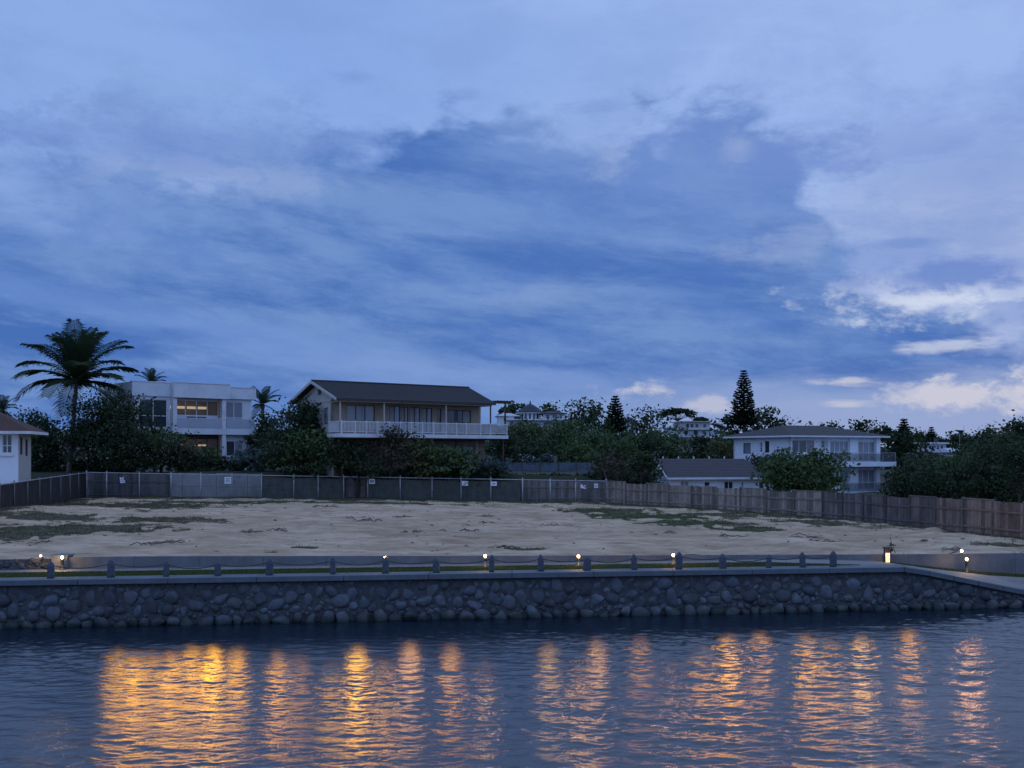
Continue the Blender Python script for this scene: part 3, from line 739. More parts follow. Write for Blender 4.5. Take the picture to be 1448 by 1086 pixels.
fac = mx(.55, se.outputs['Red'], sn(1.4, (1, 1.5, 1), 7, .7), 'OVERLAY')
L(mx(ramp(fac, .3, .55, (0, 0, 0), (1, 1, 1)), base, soil), sb.inputs['Base Color'])
sb.inputs['Roughness'].default_value = .95; sb.inputs['Specular IOR Level'].default_value = .1
bp = snt.nodes.new('ShaderNodeBump'); bp.inputs['Distance'].default_value = .10; bp.inputs['Strength'].default_value = 1
L(sn(1.8, (1, 1.1, 1), 9, .72), bp.inputs['Height']); bp2 = snt.nodes.new('ShaderNodeBump'); bp2.inputs['Distance'].default_value = .035; L(sn(7, (.8, 1.3, 1), 6, .7), bp2.inputs['Height']); L(bp.outputs[0], bp2.inputs['Normal']); L(bp2.outputs[0], sb.inputs['Normal'])
M['sand'] = m
tint = np.stack([cov, grn, np.zeros_like(cov)], -1).reshape(-1, 3)
tag(arr_mesh('sandy_ground', np.stack([Xg, Yg, Zg], -1).reshape(-1, 3), grid_faces(len(gx), len(v01)), m, tint=tint, smooth=True), 'bare pale sandy building lot between the seawall and the fence', None, kind='structure')

# grass blades
def blades(name, X, Y, Z, h, wd, tint, m, label):
    n = len(X); th = lr.uniform(0, 6.283, n); lean = lr.uniform(0, .6, n); la = lr.uniform(0, 6.283, n)
    b = np.stack([X, Y, Z], -1); s = np.stack([np.cos(th), np.sin(th), np.zeros(n)], -1) * (wd / 2)[:, None]
    tip = b + np.stack([np.cos(la) * lean * h, np.sin(la) * lean * h, h], -1)
    V = np.stack([b - s, b + s, tip], 1).reshape(-1, 3); Fc = np.arange(3 * n).reshape(n, 3)
    return tag(arr_mesh(name, V, Fc, m, tint=np.repeat(tint, 3)), label, None, kind='stuff')
Xr, Yr = lr.uniform(-40, 28.5, 700000), lr.uniform(43, 92, 700000)
c_, g_ = cover(Xr, Yr)
keep = (lr.random(len(Xr)) < c_ * .6 * (.35 + .75 * ss(-.3, .6, wob(Xr, Yr, 1.3, 20, 8)))) & (Yr > Yl(Xr) + .3)
Xr, Yr, g_ = Xr[keep], Yr[keep], g_[keep]
gm = lr.random(len(Xr)) < .25 + .7 * g_
for sel, nm_, mm, lab in ((gm, 'weedy_grass', M['grass'], 'low green grass growing in patches on the sand'), (~gm, 'dry_grass', M['dry_grass'], 'dry brownish weeds in patches on the sand')):
    n = int(sel.sum()); blades(nm_, Xr[sel], Yr[sel], zlot(Xr[sel], Yr[sel]) - .02, lr.uniform(.04, .13, n) * (1 + 1.0 * (lr.random(n) < .06)), lr.uniform(.02, .05, n), lr.random(n), mm, lab)
n = 90000
Xr = lr.uniform(-22, 32, n); t = lr.random(n)
lo = np.where(t < .9, .84, 0); off = .86 + (plo(Xr) - .86) * lr.random(n)
right = (Xr > 14) & (lr.random(n) < .8); off = np.where(right, phi(Xr) + (3.98 - phi(Xr)) * lr.random(n), off)
off = np.where((Xr > 9) & ~right, .86 + (plo(Xr) - .86) * lr.random(n), off)
ok = ((off < plo(Xr) - .02) | (off > phi(Xr) + .02))
Xr, off = Xr[ok], off[ok]; n = len(Xr)
blades('verge_grass', Xr, Yw(Xr) + off, np.array([float(zmid(a, b)) for a, b in zip(Xr, off)]) - .035, lr.uniform(.05, .11, n), lr.uniform(.012, .03, n), lr.random(n), M['grass'], 'short green grass strip between the coping and the path')
# twigs, stones and clods left on the sand
mb = MB()
for _ in range(330):
    x, y = lr.uniform(-33, 27), 43.5 + 42 * lr.random() ** 1.3
    if y < Yl(x) + .4: continue
    z = float(zlot(x, y)); r = lr.uniform(.02, .065) * (1.8 if lr.random() < .1 else 1)
    q = (IV[:, :] * (1 + .18 * np.sin(IV @ lr.normal(size=3) * 3))[:, None]) * (r * lr.uniform(.8, 1.9), r, r * .6)
    mb.v.extend(map(tuple, q + (x, y, z + r * .2))); o_ = len(mb.v) - len(IV); mb.f.extend([tuple(i + o_ for i in f) for f in IF.tolist()])
for _ in range(70):                                                    # dead twigs in little heaps
    x0, y0 = lr.uniform(-32, 25), 44 + 40 * lr.random() ** 1.2
    if y0 < Yl(x0) + .6: continue
    for _ in range(int(lr.integers(3, 11))):
        x, y = x0 + lr.normal() * .4, y0 + lr.normal() * .3; a_ = lr.uniform(0, 3.14); l_ = lr.uniform(.12, .45); z = float(zlot(x, y))
        mb.tube([(x - math.cos(a_) * l_, y - math.sin(a_) * l_, z), (x, y, z + lr.uniform(.02, .14)), (x + math.cos(a_) * l_, y + math.sin(a_) * l_, z + .01)], lr.uniform(.012, .03), 4)
tag(mb.build('rubble_debris', mat('debris', (.10, .08, .06), .95, (.20, .16, .12), 2)), 'small dark clods and stones scattered over the sand', None, kind='stuff')

# ------------------------------------------------------------------ higher ground behind the fences
hx = np.unique(np.concatenate([np.arange(-900, -60, 40), np.arange(-60, 80, 2.0), np.arange(80, 901, 40)])); hv = np.concatenate([np.linspace(0, 60, 31), np.linspace(66, 260, 40), np.linspace(280, 2500, 30)])
Xh, Vh = np.meshgrid(hx, hv); Yh = Yb(Xh) + .25 + Vh; Zh = zhill(Xh, Yh)
Zh[0] = np.where(hx < 9, Zh[0], 1.4)
V = np.concatenate([np.stack([Xh[:1], Yh[:1], np.full_like(Xh[:1], .5)], -1).reshape(-1, 3), np.stack([Xh, Yh, Zh], -1).reshape(-1, 3)])
tag(arr_mesh('hillside', V, grid_faces(len(hx), len(hv) + 1), mat('hill_soil', (.030, .036, .022), .95, (.045, .045, .03), .3, .05, 2), smooth=True), 'planted hillside rising behind the houses', None, kind='structure')
def zg(x, y): return float(zhill(x, y)) if y > float(Yb(x)) + .3 else float(zlot(x, y))

# ------------------------------------------------------------------ frames: a facade line seen in the photograph, with true lengths along it
class Fr:
    def __init__(s, A, e):
        n = math.hypot(*e); s.A = A; s.e = (e[0] / n, e[1] / n); s.n = (-s.e[1], s.e[0])
    def __call__(s, u, w, z): return (s.A[0] + u * s.e[0] + w * s.n[0], s.A[1] + u * s.e[1] + w * s.n[1], z)
    def hit(s, px, w=0):
        t = (px - CX) / F; return (t * (s.A[1] + w * s.n[1]) - s.A[0] - w * s.n[0]) / (s.e[0] - t * s.e[1])
    def z(s, px, py, w=0): return PZ(py, s(s.hit(px, w), w, 0)[1])
    def side(s, u, depth, right=False):                                # frame of an end wall: left end by default
        return Fr(s(u, depth, 0)[:2], (-s.n[0], -s.n[1])) if not right else Fr(s(u, 0, 0)[:2], s.n)
def frame_mb(fr, u0, u1, z0, z1, w, nv, nh=(), t=.06, d=.07):
    mb = MB(); h = d / 2
    mb.box(u0, u1, w - h, w + h, z0, z0 + t, fr).box(u0, u1, w - h, w + h, z1 - t, z1, fr)
    for k in range(nv + 1):
        u = u0 + (u1 - u0 - t) * k / nv; mb.box(u, u + t, w - h + .003, w + h - .003, z0 + t, z1 - t, fr)
    for q in nh:
        z = z0 + (z1 - z0) * q; mb.box(u0 + t, u1 - t, w - h + .012, w + h - .012, z - t / 2, z + t / 2, fr)
    return mb
def window(root, fr, px0, py0, px1, py1, w=0, nv=2, nh=(), fm='white_frame', gm='glass', t=.06, curtain=None):
    u0, u1 = fr.hit(px0, w), fr.hit(px1, w); pm = (px0 + px1) / 2
    z1, z0 = fr.z(pm, py0, w), fr.z(pm, py1, w)
    return window_at(root, fr, u0, u1, z0, z1, w, nv, nh, fm, gm, t, curtain)
def window_at(root, fr, u0, u1, z0, z1, w=0, nv=2, nh=(), fm='white_frame', gm='glass', t=.06, curtain=None):
    f = frame_mb(fr, u0, u1, z0, z1, w - .03, nv, nh, t, .10).build('window', M[fm], root, root)
    MB().box(u0 + t, u1 - t, w - .035, w - .005, z0 + t, z1 - t, fr).build('pane', M[gm], f, root)
    if curtain:
        MB().box(u0 + (u1 - u0) * curtain[0], u0 + (u1 - u0) * curtain[1], w - .039, w - .0352, z0 + t, z1 - t, fr).build('curtain', M['curtain'], f, root)
    return f
def hole_wall(mb, fr, u0, u1, w0, w1, z0, z1, holes):
    """a wall with rectangular openings (u0,u1,z0,z1)"""
    us = sorted({u0, u1, *[h[0] for h in holes], *[h[1] for h in holes]}); us = [u for u in us if u0 <= u <= u1]
    for a, b in zip(us[:-1], us[1:]):
        mid = (a + b) / 2; hs = sorted((h[2], h[3]) for h in holes if h[0] < mid < h[1]); z = z0
        for p, q in hs:
            if p > z: mb.box(a, b, w0, w1, z, p, fr)
            z = q
        if z < z1: mb.box(a, b, w0, w1, z, z1, fr)
    return mb
def punch(root, name, fr, wm, u0, u1, w, z0, z1, wins, thick=.22):
    """wall part with real openings and glazed windows set back in them; wins = (px0,py0,px1,py1,nv,nh,frame,glass,curtain)"""
    holes, later = [], []
    for q in wins:
        px0, py0, px1, py1 = q[:4]; a, b = fr.hit(px0, w), fr.hit(px1, w); pm = (px0 + px1) / 2
        h = (max(a, u0 + .05), min(b, u1 - .05), max(fr.z(pm, py1, w), z0 + .02), min(fr.z(pm, py0, w), z1 - .05)); holes.append(h); later.append((h, q[4:]))
    o = hole_wall(MB(), fr, u0, u1, w, w + thick, z0, z1, holes).build(name, wm, root, root)
    for h, (nv, nh, fm, gm, cu_) in later: window_at(root, fr, *h, w=w + .13, nv=nv, nh=nh, fm=fm, gm=gm, curtain=cu_)
    return o
def hip(mb, fr, u0, u1, w0, w1, z, zr, ins0, ins1, th=.18):
    wm = (w0 + w1) / 2
    a, b, c, d = fr(u0, w0, z), fr(u1, w0, z), fr(u1, w1, z), fr(u0, w1, z); r0, r1 = fr(u0 + ins0, wm, zr), fr(u1 - ins1, wm, zr)
    lo = [(x, y, q - th) for x, y, q in (a, b, c, d)]
    vs = [a, b, c, d, r0, r1] + lo
    return mb.add(vs, [(0, 1, 5, 4), (2, 3, 4, 5), (1, 2, 5), (3, 0, 4), (9, 8, 7, 6), (0, 6, 7, 1), (1, 7, 8, 2), (2, 8, 9, 3), (3, 9, 6, 0)])

# ------------------------------------------------------------------ white flat-roofed house
fw = Fr((PX(187, 98), 98), (9.2, 8.0))
A = thing('white_modern_house', 'white flat-roofed two-storey house with lit middle windows beside the tall palm', 'house', fw(6, 3, 4.3))
uL, uA, uB, uR = fw.hit(190), fw.hit(241), fw.hit(316.5), fw.hit(356)
ZT, ZP, ZS, ZS2, ZB = 12.6, 11.28, 8.25, 7.75, 4.2
punch(A, 'wall', fw, M['white_wall'], uL, uA, 0, ZS2, ZP, [(197, 564.6, 236.5, 604.6, 2, (.42,), 'white_frame', 'glass', None)])
punch(A, 'wall', fw, M['white_wall'], uB, uR, .05, ZS2, ZP, [(318.5, 568.5, 343.4, 607, 2, (.42,), 'white_frame', 'pale_glass', None)])
punch(A, 'wall', fw, M['white_wall'], uB + .05, uR, .1, ZB, ZS2 - .02, [(320, 623.5, 344, 645, 2, (), 'white_frame', 'glass', (.5, .97))])
punch(A, 'wall', fw, M['white_wall'], uL, uA, .1, ZB, ZS2 - .02, [])
lf = fw.side(uL, 8); MB().box(0, 7.7, 0, .22, ZB, ZP, lf).build('wall', M['white_wall'], A, A)
rf = fw.side(uR, 8, True); MB().box(.3, 8, 0, .22, ZB, ZP, rf).build('wall', M['white_wall'], A, A)
MB().box(uL, uR, 7.8, 8, ZB, ZP - .01, fw).build('wall', M['white_wall'], A, A)
# parapets
MB().box(uL - .25, uA - .02, -.15, 8.2, ZP, ZT - .02, fw).build('parapet', M['white_wall'], A, A)
MB().box(uA, uB + .3, -.75, 8.15, ZP - .06, ZT, fw).build('parapet', M['white_wall'], A, A)
MB().box(uB + .32, uR + .35, -.25, 8.2, ZP, ZT - .22, fw).build('parapet', M['white_wall'], A, A)
for a, b, w0, zt in ((uL - .3, uA - .01, -.2, ZT - .018), (uA + .01, uB + .29, -.8, ZT + .003), (uB + .34, uR + .4, -.3, ZT - .216)):
    MB().box(a, b, w0, w0 + .5, zt, zt + .07, fw).build('parapet_cap', M['trim'], A, A)
# middle bay: columns, slabs, rooms with lights on
for u in (uA + .02, uB - .42): MB().box(u, u + .40, -.55, .0, ZB, ZP - .07, fw).build('column', M['trim'], A, A)
MB().box(uA - .1, uR + .1, -.6, .04, ZS2 + .0, ZS + .08, fw).build('balcony_slab', M['white_wall'], A, A)
MB().box(uA, uB, .06, 7.7, ZS2 + .05, ZS, fw).build('floor_slab', M['room'], A, A)
um0, um1 = uA + .45, uB - .45
for (z0, z1, nm_) in ((ZS, ZP - .08, 'upper'), (ZB, ZS2 + .04, 'lower')):
    MB().box(uA, uB, 3.6, 3.7, z0, z1, fw).box(uA, uA + .06, .3, 3.6, z0, z1, fw).box(uB - .06, uB, .3, 3.6, z0, z1, fw).build('room_wall', M['room'], A, A)
    mb = MB()
    for k in range(4):
        u = um0 + (um1 - um0) * (k + .5) / 4; mb.box(u - .42, u + .42, 2.6, 2.75, z0 + (2.05 if nm_ == 'upper' else 2.45), z0 + (2.3 if nm_ == 'upper' else 2.6), fw)
    mb.build('room_lamp', M['room_lamp'], A, A)
    mb = MB()
    mb.box(um0 + 1.4, um0 + 3.2, 2.2, 2.9, z0 + .01, z0 + .8, fw).box(um0 + 1.6, um0 + 3.0, 2.8, 3.0, z0 + .8, z0 + 1.25, fw).box(um1 - 2.2, um1 - 1.5, 2.0, 2.8, z0 + .01, z0 + 1.1, fw)
    mb.build('room_furniture', M['brown_wood'], A, A)
zt_ = fw.z(278, 588, .3)
f = frame_mb(fw, um0, um1, zt_, ZP - .26, .3, 4).build('window', M['white_frame'], A, A); MB().box(um0 + .06, um1 - .06, .29, .31, zt_ + .06, ZP - .32, fw).build('pane', M['clear_glass'], f, A)
MB().box(um0, um1, .2, .42, ZP - .26, ZP - .07, fw).build('lintel', M['white_wall'], A, A)
q1, q2 = um0 + (um1 - um0) * .27, um0 + (um1 - um0) * .74
for a, b in ((um0, q1), (q2, um1)): MB().box(a, b, .26, .34, ZS + .01, zt_ - .003, fw).build('infill_panel', M['white_wall'], A, A)
f = frame_mb(fw, q1 + .003, q2 - .003, ZS + .01, zt_ - .003, .3, 2).build('window', M['white_frame'], A, A); MB().box(q1 + .06, q2 - .06, .29, .31, ZS + .07, zt_ - .06, fw).build('pane', M['clear_glass'], f, A)
f = frame_mb(fw, um0, um1, ZB + .02, ZS2 - .35, .35, 4, t=.08).build('window', M['dark_frame'], A, A); MB().box(um0 + .08, um1 - .08, .34, .36, ZB + .1, ZS2 - .42, fw).build('pane', M['clear_glass'], f, A)
MB().box(um0, um1, .25, .45, ZS2 - .35, ZS2 + .04, fw).build('lintel', M['brown_wood'], A, A)
MB().box(uA + .42, uB - .43, -.57, -.555, ZS + .10, ZS + 1.02, fw).build('glass_balustrade', M['frosted_glass'], A, A)
MB().box(uB + .02, uR + .05, -.57, -.555, ZS + .10, ZS + 1.02, fw).build('glass_balustrade', M['frosted_glass'], A, A)
MB().box(uA + .42, uR + .05, -.59, -.54, ZS + 1.022, ZS + 1.06, fw).build('balustrade_rail', M['white_frame'], A, A)
mb = MB()
for k in range(3):
    u = uL + 2.5 + k * 3.1; mb.tube([fw(u, 2, ZT), fw(u, 2, ZT + .12 + .1 * (k == 1))], .06, 6)
mb.build('roof_vent', M['metal'], A, A)

# ------------------------------------------------------------------ balcony house
fb = Fr((-14.3, 88.0), (.8, .6))
B = thing('balcony_house', 'tan two-storey house with dark tiled gable roof and long white railed balcony', 'house', fb(8, 4, 4.3))
ZD, ZE, ZR = 7.58, 10.55, 12.2
u0, u1 = fb.hit(469, 2), fb.hit(678, 2)
g2 = 'pale_glass'
punch(B, 'wall', fb, M['tan_wall'], u0, u1, 2, ZD, ZE - .12, [
    (490, 573, 530, 596, 3, (), 'dark_frame', g2, None), (550.5, 574, 566, 611, 2, (), 'dark_frame', g2, (.02, .5)), (567, 575, 577.5, 611, 2, (), 'dark_frame', g2, (.02, .75)), (579, 576, 594, 611, 2, (), 'dark_frame', g2, (.1, .75)),
    (596.5, 577, 611, 611, 2, (), 'dark_frame', g2, (.05, .7)), (618, 578, 624, 611, 1, (), 'dark_frame', 'glass', None), (633, 580, 666, 598, 3, (), 'dark_frame', 'glass', (.64, .97))])
ul1 = fb.hit(686, 2.2)
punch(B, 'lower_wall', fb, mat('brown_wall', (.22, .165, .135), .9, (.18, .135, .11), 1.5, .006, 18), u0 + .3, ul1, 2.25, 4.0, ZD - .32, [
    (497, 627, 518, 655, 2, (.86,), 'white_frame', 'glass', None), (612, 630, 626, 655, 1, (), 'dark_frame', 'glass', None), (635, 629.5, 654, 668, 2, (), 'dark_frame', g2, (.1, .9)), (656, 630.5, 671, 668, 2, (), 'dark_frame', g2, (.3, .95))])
sb_ = fb.side(u0, 8.6)
mb = MB(); hole_wall(mb, sb_, 0, 6.6, 0, .22, 4.0, ZE - .12, [(5.2, 5.9, ZD + .85, ZE - .75), (2.0, 3.3, ZD + .9, ZE - .75)])
rz = lambda w: ZR - .22 - abs(w - 4.5) / 4.5 * (ZR - ZE)
mb.add([fb(u0 + q, w, z) for q in (0, .22) for w, z in ((2, ZE - .13), (8.6, ZE - .13), (8.6, rz(8.6)), (4.5, rz(4.5)), (2, rz(2)))], [(0, 1, 2, 3, 4), (9, 8, 7, 6, 5), (0, 5, 6, 1), (1, 6, 7, 2), (2, 7, 8, 3), (3, 8, 9, 4), (4, 9, 5, 0)])
mb.build('gable_wall', M['cream_wall'], B, B)
for a, b in ((5.2, 5.9), (2.0, 3.3)): window_at(B, sb_, a, b, ZD + .85 if a > 5 else ZD + .9, ZE - .75, .12, 1, (.5,), 'dark_frame', g2)
MB().box(u0 - .03, u0 - .004, 3.9, 4.5, 11.0, 11.5, fb).build('gable_vent', M['brown_wood'], B, B)
MB().box(u0 - .05, u0 - .006, 2.05, 8.5, ZE - .25, ZE - .08, fb).build('trim_band', M['cream_wall'], B, B)
sr_ = fb.side(u1, 2, True)
mb = MB().box(u1 - .22, u1, 2.23, 8.6, 4.0, ZE - .12, fb).box(u0, u1, 8.4, 8.6, 4.0, ZE - .12, fb).add([fb(u1 - q, w, z) for q in (0, .22) for w, z in ((2, ZE - .13), (8.6, ZE - .13), (8.6, rz(8.6)), (4.5, rz(4.5)), (2, rz(2)))], [(0, 4, 3, 2, 1), (5, 6, 7, 8, 9), (0, 1, 6, 5), (1, 2, 7, 6), (2, 3, 8, 7), (3, 4, 9, 8), (4, 0, 5, 9)])
mb.build('end_wall', M['tan_wall'], B, B)
ue = fb.hit(700, 0)
mb = MB(); mb.slab([fb(-.35, -.1, ZE), fb(ue, -.1, ZE), fb(ue + .2, 4.5, ZR), fb(-.35, 4.5, ZR)], .16).slab([fb(-.35, 4.502, ZR), fb(ue + .2, 4.502, ZR), fb(ue, 9.1, ZE - .05), fb(-.35, 9.1, ZE - .05)], .16)
# courses of tiles on the front slope
for k in range(1, 15):
    t = k / 15; w = -.1 + 4.6 * t; z = ZE + (ZR - ZE) * t; mb.box(-.34, ue + .19 * t, w - .02, w + .02, z - .02, z + .022, fb)
rf_ = mb.build('roof', M['dark_tile'], B, B)
MB().tube([fb(-.36, 4.5, ZR + .02), fb(ue + .2, 4.5, ZR + .02)], .09, 6).build('ridge_cap', M['dark_tile'], rf_, B)
mb = MB().slab([fb(-.42, -.12, ZE - .005), fb(-.36, -.12, ZE - .005), fb(-.36, 4.5, ZR - .005), fb(-.42, 4.5, ZR - .005)], .24).slab([fb(-.42, 4.502, ZR - .005), fb(-.36, 4.502, ZR - .005), fb(-.36, 9.1, ZE - .05), fb(-.42, 9.1, ZE - .05)], .24)
mb.build('barge_board', M['cream_wall'], rf_, B)
MB().box(-.34, ue, -.16, -.103, ZE - .20, ZE - .03, fb).build('gutter', M['dark_frame'], rf_, B)
MB().box(u0, u1, .0, 2.0, ZE - .30, ZE - .18, fb).build('soffit', M['tan_wall'], B, B)
ud = fb.hit(718, 0)
mb = MB().box(0, ud, .05, 2.2, ZD - .14, ZD - .02, fb).box(ud - 2.6, ud, 2.2, 4.5, ZD - .14, ZD - .02, fb); mb.build('balcony_deck', M['brown_wood'], B, B)
mb = MB().box(-.02, ud + .05, -.03, .045, ZD - .30, ZD + .02, fb).box(-.05, -.003, .045, 2.2, ZD - .30, ZD + .02, fb).box(ud + .003, ud + .05, .045, 4.5, ZD - .3, ZD + .02, fb); mb.build('deck_fascia', M['trim'], B, B)
MB().box(.1, ud - .1, 1.2, 1.4, ZD - .42, ZD - .15, fb).box(.1, ud - .1, .15, .3, ZD - .40, ZD - .15, fb).build('deck_beam', M['brown_wood'], B, B)
posts = [fb.hit(p, .1) for p in (483, 502, 518, 534, 550, 566, 581, 597, 613, 630.5, 645, 659, 679, 693)] + [ud - .04]
for a, b in zip(posts[:-1], posts[1:]):
    mb = MB().box(a + .045, b - .045, .06, .12, ZD + .99, ZD + 1.06, fb).box(a + .045, b - .045, .07, .11, ZD + .14, ZD + .19, fb)
    n = max(3, int((b - a) / .125))
    for k in range(1, n): u = a + (b - a) * k / n; mb.box(u - .024, u + .024, .075, .105, ZD + .192, ZD + .988, fb)
    mb.build('balustrade_panel', M['trim'], B, B)
for i, u in enumerate(posts):
    MB().box(u - .042, u + .042, .048, .135, ZD + .021, ZD + 1.12, fb).build('balustrade_post', M['trim'], B, B)
mb = MB()
for w in np.arange(.3, 2.1, .13): mb.box(.02, .05, w - .024, w + .024, ZD + .19, ZD + .99, fb)
mb.box(.0, .07, .14, 2.1, ZD + .992, ZD + 1.05, fb).box(.01, .06, .14, 2.1, ZD + .14, ZD + .188, fb)
mb.build('balustrade_panel', M['trim'], B, B)
for px in (481, 543, 630.5, 679, 693.5):
    u = fb.hit(px, .2); MB().box(u - .05, u + .05, .14, .24, ZD + .02, ZE - .28, fb).build('balcony_post', M['cream_wall'] if px < 680 else M['brown_wood'], B, B)
for px, w in ((484, 1.1), (543, 1.1), (598, 1.1), (646, 1.1), (712, .3)):
    u = fb.hit(px, w); MB().box(u - .06, u + .06, w, w + .12, 3.8, ZD - .43, fb).build('deck_post', M['brown_wood'], B, B)
up_ = ud - .15; MB().box(up_ - .06, up_ + .06, .14, .26, ZD + .02, ZE - .02, fb).build('pergola_post', M['brown_wood'], B, B)
mb = MB().box(ue + .02, ud + .5, .1, .22, ZE - .02, ZE + .12, fb).box(ue + .02, ud + .5, 2.8, 2.92, ZE - .02, ZE + .12, fb)
for k in range(6): u = ue + .15 + k * (ud + .4 - ue - .15) / 5; mb.box(u - .03, u + .03, -.4, 3.4, ZE + .123, ZE + .24, fb)
mb.build('pergola', M['brown_wood'], B, B)

# ------------------------------------------------------------------ white two-storey house at the right
fc = Fr((27.6, 105.0), (.906, .42))
Cc = thing('white_hip_roof_house', 'white two-storey house with dark low hip roof and glazed balcony', 'house', fc(6, 4, 2))
ZE = 7.72; ZF = 4.95; ZG = 1.7
uR = fc.hit(1242)
punch(Cc, 'wall', fc, M['bright_wall'], 0, uR, 0, ZF - .25, ZE - .16, [(1119, 622, 1152, 640, 3, (), 'white_frame', 'glass', (.7, .97)), (1174, 623.5, 1200, 652, 4, (.45,), 'white_frame', 'pale_glass', None), (1213, 624.5, 1237, 652, 3, (.42,), 'white_frame', 'pale_glass', (.03, .3))])
punch(Cc, 'wall', fc, M['bright_wall'], 0, uR, .05, ZG, ZF - .27, [(1212, 664, 1237, 692, 3, (.35,), 'white_frame', 'pale_glass', (.05, .3)), (1188, 664, 1200, 690, 1, (), 'white_frame', 'pale_glass', None), (1124, 668, 1150, 690, 2, (), 'white_frame', 'glass', None)])
fs = fc.side(0, 9.3)
punch(Cc, 'side_wall', fs, M['bright_wall'], 0, 9.28, 0, ZG, ZE - .16, [(1051, 626.5, 1061.5, 641.5, 1, (), 'dark_frame', 'pale_glass', None), (1074, 625, 1078, 640, 1, (.5,), 'white_frame', 'pale_glass', None), (1081.7, 624, 1087.7, 640, 1, (), 'dark_frame', 'glass', None)])
MB().box(uR - .22, uR, .25, 9.3, ZG, ZE - .16, fc).box(0, uR, 9.08, 9.3, ZG, ZE - .16, fc).build('end_wall', M['bright_wall'], Cc, Cc)
rf_ = hip(MB(), fc, -.8, uR + .8, -.8, 10.1, ZE, ZE + 1.12, 3.6, 3.9, .10).build('roof', M['dark_tile'], Cc, Cc)
mb = MB().box(-.82, uR + .82, -.84, -.803, ZE - .19, ZE - .02, fc).box(-.84, -.803, -.8, 10.1, ZE - .19, ZE - .02, fc); mb.build('fascia', M['trim'], rf_, Cc)
MB().box(-.78, uR + .78, -.78, 10.05, ZE - .16, ZE - .103, fc).build('soffit', M['trim'], Cc, Cc)
a, b = fc.hit(1166, -.8), uR + .95
MB().box(a, b, -1.5, -.003, ZF - .30, ZF - .0, fc).build('balcony_slab', M['bright_wall'], Cc, Cc)
MB().box(a, b, -1.53, -1.502, ZF - .36, ZF + .12, fc).build('balcony_fascia', M['bright_wall'], Cc, Cc)
MB().box(uR - .52, uR - .02, -.30, -.004, ZG, ZE - .17, fc).build('column', M['bright_wall'], Cc, Cc)
u = fc.hit(1204); MB().box(u - .35, u + .75, -.18, -.004, ZG, ZE - .17, fc).build('column', M['bright_wall'], Cc, Cc)
for (zz, s0, s1) in ((ZF, a + .1, b), (ZG + .25, fc.hit(1190, -1.4), b)):
    n = 5; mb = MB(); gl = MB()
    for k in range(n + 1):
        u = s0 + (s1 - s0 - .04) * k / n; mb.box(u, u + .04, -1.46, -1.42, zz + .12, zz + 1.02, fc)
        if k < n: gl.box(u + .05, s0 + (s1 - s0 - .04) * (k + 1) / n - .01, -1.445, -1.435, zz + .16, zz + .96, fc)
    mb.box(s0, s1, -1.465, -1.415, zz + 1.022, zz + 1.06, fc).build('balcony_rail', M['metal'], Cc, Cc); gl.build('glass_balustrade', M['clear_glass'], Cc, Cc)
    MB().box(s1 - .04, s1, -1.41, -.02, zz + 1.022, zz + 1.06, fc).build('balcony_rail', M['trim'], Cc, Cc)
MB().box(fc.hit(1186, -1.6), b + .2, -1.7, -.01, ZG + .02, ZG + .22, fc).build('terrace_slab', M['bright_wall'], Cc, Cc)
u = fc.hit(1162); MB().box(u, u + .5, -.35, -.004, fc.z(1165, 631.5), fc.z(1165, 623), fc).build('air_conditioner', M['metal'], Cc, Cc)
u = fc.hit(1206, -.2); MB().box(u - .06, u + .06, -.3, -.19, ZF - 1.05, ZF - .75, fc).build('wall_light', M['dark_frame'], Cc, Cc)

# ------------------------------------------------------------------ low grey-roofed house
fd = Fr((PX(944, 95), 95), (.985, .17))
D = thing('grey_roof_house', 'low white house with long grey roof behind the timber fence', 'house', fd(5, 3, 1.8))
ZE = 3.78; ZR = 5.42; uE = fd.hit(1093)
punch(D, 'wall', fd, M['bright_wall'], .4, uE - .4, .6, 1.2, ZE - .12, [(996, 681, 1004, 688, 1, (), 'white_frame', 'glass', None), (1024, 680.5, 1037, 692, 2, (), 'white_frame', 'glass', None), (1048.5, 681, 1051.5, 694, 1, (), 'white_frame', 'glass', None), (1073.5, 682, 1079, 694, 1, (), 'dark_frame', 'glass', None), (962, 680, 974, 690, 2, (), 'white_frame', 'pale_glass', None)])
mb = MB().box(uE - .62, uE - .4, .83, 7, 1.2, ZE - .12, fd).box(.62, uE - .62, 6.8, 7, 1.2, ZE - .12, fd)
mb.build('end_wall', M['bright_wall'], D, D)
mb = MB().add([fd(.4 + q, w, z) for q in (0, .22) for w, z in ((.82, 1.2), (7, 1.2), (7, ZE - .1), (3.8, ZR - .25), (.82, ZE - .1))], [(0, 1, 2, 3, 4), (9, 8, 7, 6, 5), (0, 5, 6, 1), (1, 6, 7, 2), (2, 7, 8, 3), (3, 8, 9, 4), (4, 9, 5, 0)])
mb.build('gable_wall', M['grey_wall'], D, D)
ur = fd.hit(1052, 3.8)
a, b, c, d = fd(0, 0, ZE), fd(uE, 0, ZE), fd(uE, 7.6, ZE), fd(0, 7.6, ZE); r0, r1 = fd(0, 3.8, ZR), fd(ur, 3.8, ZR)
mb = MB().slab([a, b, r1, r0], .14).slab([c, d, r0, r1], .14).slab([b, c, r1], .14)
for k in range(1, 12):
    t = k / 12; mb.box(.02, uE + (ur - uE) * t - .05, 3.8 * t - .02, 3.8 * t + .02, ZE + (ZR - ZE) * t - .02, ZE + (ZR - ZE) * t + .02, fd)
rf_ = mb.build('roof', M['grey_tile'], D, D)
MB().box(0, uE, -.05, -.004, ZE - .2, ZE - .02, fd).build('fascia', M['trim'], rf_, D)
